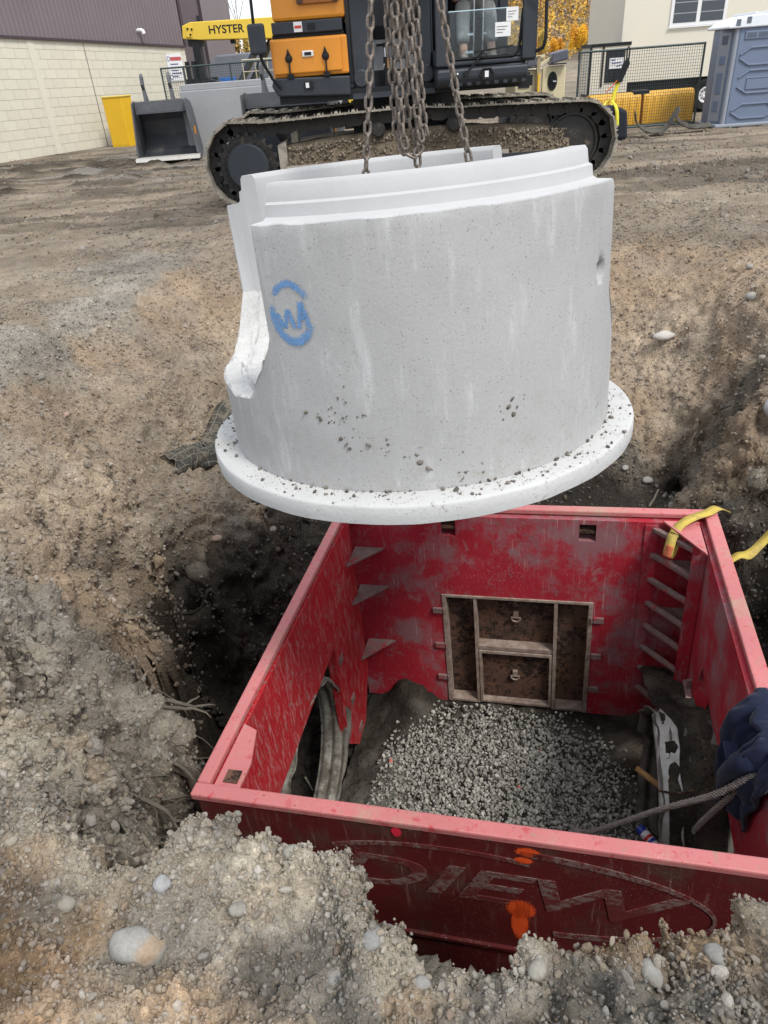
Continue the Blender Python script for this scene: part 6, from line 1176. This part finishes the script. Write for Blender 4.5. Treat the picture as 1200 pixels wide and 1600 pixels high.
for i,(x,h) in enumerate(((-7.6,3.3),(-6.7,3.7),(-5.8,3.5),(-4.9,3.6),(-3.9,3.4),(-2.7,3.7),(-9,3.4))):
    tree(BL[i],x,48+(i%3)*1.2,h,1.3,OLV,200+i,'brush bushes behind the covered truck','bush',leaf=.06,n=2600)
bt=thing('bare_tree','slender leafless tree rising above the reach stacker boom','bare tree',(-8.0,60,0)); m=MB(); rg=random.Random(5)
def branch(p,d,L,r,dep):
    pts=[p]; q=Vector(p); d=Vector(d)
    for i in range(4): d=(d+Vector((rg.uniform(-.12,.12),rg.uniform(-.12,.12),.05))).normalized(); q=q+d*L/4; pts.append(tuple(q))
    m.tube(pts,[r,r*.85,r*.7,r*.55,r*.4],5)
    if dep:
        for k in range(4 if dep>1 else 3):
            i=rg.randint(1,4); a=rg.uniform(0,6.28); dd=(d+Vector((math.cos(a)*.55,math.sin(a)*.55,.15))).normalized(); branch(pts[i],dd,L*rg.uniform(.45,.65),r*.45,dep-1)
branch((0,0,-.2),(0,0,1),6.6,.06,3); m.build('trunk',M_BARK,bt)
# far wood on the hill, read as one mass
n=15000; ys=195+ (1000-195)*RNG.random(n)**.8; xs=np.where(RNG.random(n)<.7,ys*RNG.uniform(.15,.42,n),RNG.uniform(-250,760,n)); zs=hillz(xs,ys); keep=(xs>-20+(ys-170)*-.1); xs,ys,zs=xs[keep],ys[keep],zs[keep]; n=len(xs)
band=fbm(xs*.010,ys*.006,xs*0,3,95); hts=RNG.uniform(6,11,n)*np.clip(ys/430,.38,1); wds=hts*RNG.uniform(.20,.32,n)
pal=np.where((band>.53)[:,None],GRN[RNG.integers(0,3,n)]*.9+np.array([.05,.035,.03]),np.where((RNG.random(n)<.55)[:,None],np.array([(.60,.36,.06)]),np.array([(.48,.31,.12)])))
pal=np.where((RNG.random(n)<.22)[:,None],np.array([(.26,.21,.18)]),pal)*RNG.uniform(.65,1.25,(n,1))
k=18
d=RNG.normal(size=(n,k,3)); d/=np.linalg.norm(d,axis=2,keepdims=True); ht=RNG.random((n,k))
P=np.stack([xs,ys,zs],-1)[:,None]+np.stack([d[...,0]*wds[:,None]*(1.05-ht),d[...,1]*wds[:,None]*(1.05-ht),(.1+.9*ht)*hts[:,None]],-1)
q=RNG.normal(size=(n,k,3)); q/=np.linalg.norm(q,axis=2,keepdims=True); r_=np.cross(q,RNG.normal(size=(n,k,3))); r_/=np.linalg.norm(r_,axis=2,keepdims=True); s=(wds*.30)[:,None,None]*RNG.uniform(.6,1.3,(n,k,1))
V=np.stack([P+q*s,P+r_*s,P-q*s*1.0],2).reshape(-1,3); F=np.arange(n*k*3).reshape(-1,3); cf_=np.repeat(np.repeat(pal,k,0)*RNG.uniform(.75,1.2,(n*k,1)),3,0)
hw=npmesh('hill_forest',V,F,M_LEAF,cf_,False); hw['kind']='stuff'
# ================================================================== SINGLE STONES, STICKS, ROOTS, BURIED MESH
def stone(label,x,y,size,rgb,flat=(.8,1.1,.55),rz=0.,sub=2,sink=.3,group=None,name='stone',tilt=(0,0)):
    p,nn=snap(x,y); B,Fb=(ICO1,ICF1) if sub==1 else (ICO2,ICF2); B=B*(1+.05*(np.random.default_rng(int(abs(x*971+y*577)*10)).random((len(B),1))-.5)); sd=int(abs(x*100)+abs(y*100))
    V=B*(1+.30*(vn(B[:,0]*1.3+sd,B[:,1]*1.3,B[:,2]*1.3,3)-.5))[:,None]*np.array(flat)*size/2
    o=npmesh(name,V,Fb,M_STONE,np.tile(rgb,(len(V),1))*(.8+.4*fbm(V[:,0]*30/size*.1+sd,V[:,1]*30/size*.1,V[:,2]*3/size,3,7)[:,None]))
    o.location=p+nn*(size*flat[2]*(.5-sink)); o.rotation_euler=(tilt[0],tilt[1],rz); return tag(o,label,'stone',group)
big_=stone('large smooth grey river cobble with an ochre stain on the near bank',-.628,.845,.118,(.27,.265,.25),(1.15,.85,.62),R(-14),2,.18,tilt=(R(-28),R(6)))
a_=big_.data.color_attributes['Col']; co_=np.array([v.co[:] for v in big_.data.vertices]); cc__=np.ones((len(co_),4)); bw_=np.clip(1.3-np.hypot((co_[:,0]-.038)/.022,(co_[:,2]-.014)/.022)+.5*fbm(co_[:,0]*90,co_[:,1]*90,co_[:,2]*90,3,8)-.25,0,.5)[:,None]; base_=np.array([(.27,.265,.25)])*(.8+.4*fbm(co_[:,0]*60,co_[:,1]*60,co_[:,2]*60,3,7)[:,None]); cc__[:,:3]=base_*(1-bw_)+bw_*np.array([(.34,.21,.09)]); a_.data.foreach_set('color',cc__.astype(np.float32).ravel())
stone('round grey stone just above the large river cobble',-.585,.955,.042,(.27,.27,.27),(1,1,.8),0,2,.15)
stone('pale cream stone on the crest of the near bank',-.17,.985,.06,(.36,.335,.28),(1.2,.8,.6),R(10),2,.15)
stone('pale oval stone on the scree below the right far slope',2.61,6.02,.16,(.42,.40,.37),(1.25,.8,.55),R(5),2,.15)
stone('large pale grey stone set in dark soil right of the box',2.68,4.30,.19,(.40,.40,.40),(.8,1,.9),0,2,.2)
stone('reddish stone at the lip of the pit left of the near bank',-.65,1.14,.06,(.35,.17,.09),(1.2,.9,.6),0,2,.2)
stone('grey white flat stone standing on edge at the near lip',-.345,1.07,.10,(.46,.46,.43),(.35,.6,1.25),R(30),2,.25,tilt=(0,R(28)))
NB=['left of the flat upright stone','in the middle of the near bank below the torn crest','right of the bank middle below the crest step','at the bottom edge directly below the gap in the lip','under the right end of the lip gap','left of the lower right mound','on the crest right of the pale stick','below the cream crest stone','at the far right of the near bank','left of the big cobble near the pit lip']
for i,(x,y,s,c_) in enumerate([(-.40,.90,.042,(.40,.38,.34)),(-.10,.80,.05,(.33,.33,.32)),(-.06,.86,.036,(.38,.37,.35)),(.0,.72,.034,(.36,.35,.33)),(.24,.70,.04,(.40,.38,.33)),(.46,.68,.05,(.38,.37,.34)),(-.28,.99,.045,(.42,.40,.35)),(-.18,.76,.04,(.36,.36,.35)),(.60,.70,.046,(.35,.34,.32)),(-.82,.94,.045,(.36,.33,.28))]):
    stone('rounded pale stone half sunk '+NB[i],x,y,s,tuple(q*.62 for q in c_),(1.15,.9,.65),i,1,.34,'rounded stones in the near bank')
CBP=[(-1.38, 3.43, 0.09), (-1.4, 3.7, 0.07), (-1.36, 3.51, 0.06), (-1.38, 3.36, 0.075), (-1.4, 3.04, 0.07), (-1.28, 4.45, 0.07), (-0.91, 4.75, 0.08), (-1.63, 3.28, 0.06), (-2.2, 4.69, 0.05)]
CB=['largest cobble at the inner corner of the orange soil edge','small cobble just beyond the corner of the orange soil edge','smallest cobble in the row on the left cut','nearest cobble of the row on the left cut','cobble at the dark end of the row on the left cut','cobble above the row where the slope turns tan','pale cobble nearest the slab above the dark cut','lone cobble half way up the tan left slope','uppermost small cobble on the left slope']
for i,(px_,y,s) in enumerate(CBP):
    stone(CB[i],px_,y,s,(.27+.03*(i%3),.24,.19),(1.1,.8,.7),i*1.3,2,.38,'cobbles exposed along the left cut')
RC=['cobble beneath the right edge of the slab','small cobble beside the one beneath the slab edge','cobble above the far right corner of the box','biggest cobble on the right slope under the dark streak','cobble just below the biggest one on the right slope','highest small cobble on the right slope','cobble nearest the right corner of the red box','broad cobble between the box corner and right slope']
for i,(x,y,s) in enumerate([(2.2,5.0,.08),(2.05,5.1,.06),(2.9,4.9,.07),(3.1,5.6,.09),(3.2,5.3,.07),(3.3,6.1,.06),(2.9,4.4,.06),(3.0,4.7,.1)]):
    stone(RC[i],x,y,s,(.27,.26,.24),(1.1,.9,.7),i,2,.35,'cobbles in the right cut')
M_ROOT=simple('dead grey root',(.12,.105,.085),.9,0,.4,12,(.07,.06,.05),.5,60,.1,8,.5); M_ROOTP=simple('pale peeled root',(.34,.30,.23),.8,0,.25,14)
def stick(name,label,pts,r,mat,cat='root',group=None,n=7):
    o=MB().tube(pts,r if not isinstance(r,tuple) else [r[0]+(r[1]-r[0])*i/(len(pts)-1) for i in range(len(pts))],n).build(name,mat,None,smooth=60); return tag(o,label,cat,group)
p,_=snap(.035,.905); stick('stick','pale broken stick standing up from the soil before the red front wall',[(p.x,p.y,p.z-.06),(p.x+.004,p.y+.012,p.z+.03),(p.x+.010,p.y+.02,p.z+.105)],(.008,.006),M_ROOTP,'stick')
p,_=snap(-.33,1.09); stick('stick','short pale stick lying on the near lip beside the flat stone',[(p.x,p.y,p.z+.015),(p.x+.05,p.y+.03,p.z+.03),(p.x+.10,p.y+.04,p.z+.045)],(.010,.007),M_ROOTP,'stick')
rg=random.Random(11)
# tangle of roots hanging from the left bank over the dark gap
rt=thing('root_tangle','tangled grey dead roots hanging out of the left bank over the dark gap','roots',(-1.10,2.22,-1.12))
for k in range(60):
    a=rg.uniform(-.9,.9); b=Vector((rg.uniform(-.22,.05),rg.uniform(-.38,.42),rg.uniform(-.32,.12))); d=Vector((rg.uniform(.35,1),rg.uniform(-.7,.5),rg.uniform(-.9,.25))).normalized(); L=rg.uniform(.06,.22); pts=[b-d*.08]
    q=b.copy()
    for i in range(5): d=(d+Vector((rg.uniform(-.35,.35),rg.uniform(-.35,.35),rg.uniform(-.45,.2)))).normalized(); q=q+d*L/5; pts.append(q.copy())
    r_=rg.choice((.0018,.002,.0025,.003,.004,.010)); MB().tube(pts,[r_*(1-.13*i) for i in range(6)],6).build('root',M_ROOT,rt,smooth=60)
MB().tube([(-.02,.02,-.0),(.06,.03,-.12),(.07,.0,-.4),(.08,-.02,-.7)],[.026,.022,.022,.018],8).build('stem',M_ROOT,rt,smooth=60)
# pale roots poking from the cuts
RL=['long pale root reaching out beside the far left corner of the box','short pale root hanging under the long one near the box corner','bent pale root in the middle of the dark left cut','upright pale root right of the bent one in the left cut','thin pale root close along the left red wall','long thin root slanting up the right slope','short upright root in the dark cut above the back rim']
for ri_,(x,y,z,pts) in enumerate([(-.66,4.05,-1.32,[(0,0,0),(.10,-.02,.03),(.20,-.06,.02),(.27,-.10,-.03)]),(-.62,3.95,-1.30,[(0,0,.08),(.05,-.05,-.05),(.10,-.10,-.20)]),(-1.28,3.05,-1.28,[(0,0,0),(.07,-.02,-.02),(.13,-.03,.01),(.18,-.05,.02)]),(-.98,3.2,-1.45,[(0,0,.07),(.015,-.02,.0),(.01,-.03,-.06)]),(-.78,3.55,-1.6,[(0,0,.06),(.03,-.03,.0),(.05,-.06,-.03)]),(2.95,4.8,-1.2,[(0,0,0),(.1,.04,.05),(.22,.08,.12),(.36,.1,.20)]),(2.15,4.75,-1.45,[(0,0,0),(.03,0,.07),(.05,0,.15)])]):
    p,nn=snap(x,y); stick('root',RL[ri_],[tuple(p+nn*.02+Vector(q)) for q in pts],(.010,.006),M_ROOTP,'root','pale roots in the cut walls')
# buried black mesh on the left slope
bmg=thing('drainage_mesh','torn black plastic mesh strip half buried in the left slope beside the base slab','plastic mesh',(0,0,0))
M_PLAS=simple('dusty black mesh plastic',(.05,.048,.042),.8,0,.4,9,(.20,.165,.12),.4,50,.2,5,.5); M_THR=simple('pale mesh strand',(.25,.235,.19),.8)
path=[(-1.64,4.84),(-1.52,5.02),(-1.42,5.17),(-1.36,5.41),(-1.3,5.64),(-1.18,5.8),(-1.06,6.02)]
cen=[]
for x,y in path: p,nn=snap(x,y); cen.append((p+nn*.03,nn))
rows=[]
for i in range(len(cen)-1):
    for k in range(6):
        t=k/6; p=cen[i][0].lerp(cen[i+1][0],t); nn=cen[i][1].lerp(cen[i+1][1],t).normalized(); f=(i+t)/(len(cen)-1); tn=(cen[i+1][0]-cen[i][0]).normalized(); sd=tn.cross(nn).normalized(); wv_=.10+.06*f; row=[]
        for j in range(9): q=j/8*2-1; row.append(tuple(p+sd*q*wv_+nn*(.07*(1-q*q)+.02*math.sin(i*3+k+j*1.7)+.02*f)))
        rows.append(row)
MB().grid(rows).build('mesh_sheet',M_PLAS,bmg,smooth=180,solid=.006)
m=MB()
for r_ in rows[::2]: m.tube([tuple(Vector(q)+Vector((0,-.004,.008))) for q in r_],.0022,4)
for j in (1,3,5,7): m.tube([tuple(Vector(r_[j])+Vector((0,-.004,.008))) for r_ in rows],.0022,4)
m.build('mesh_strands',M_THR,bmg)
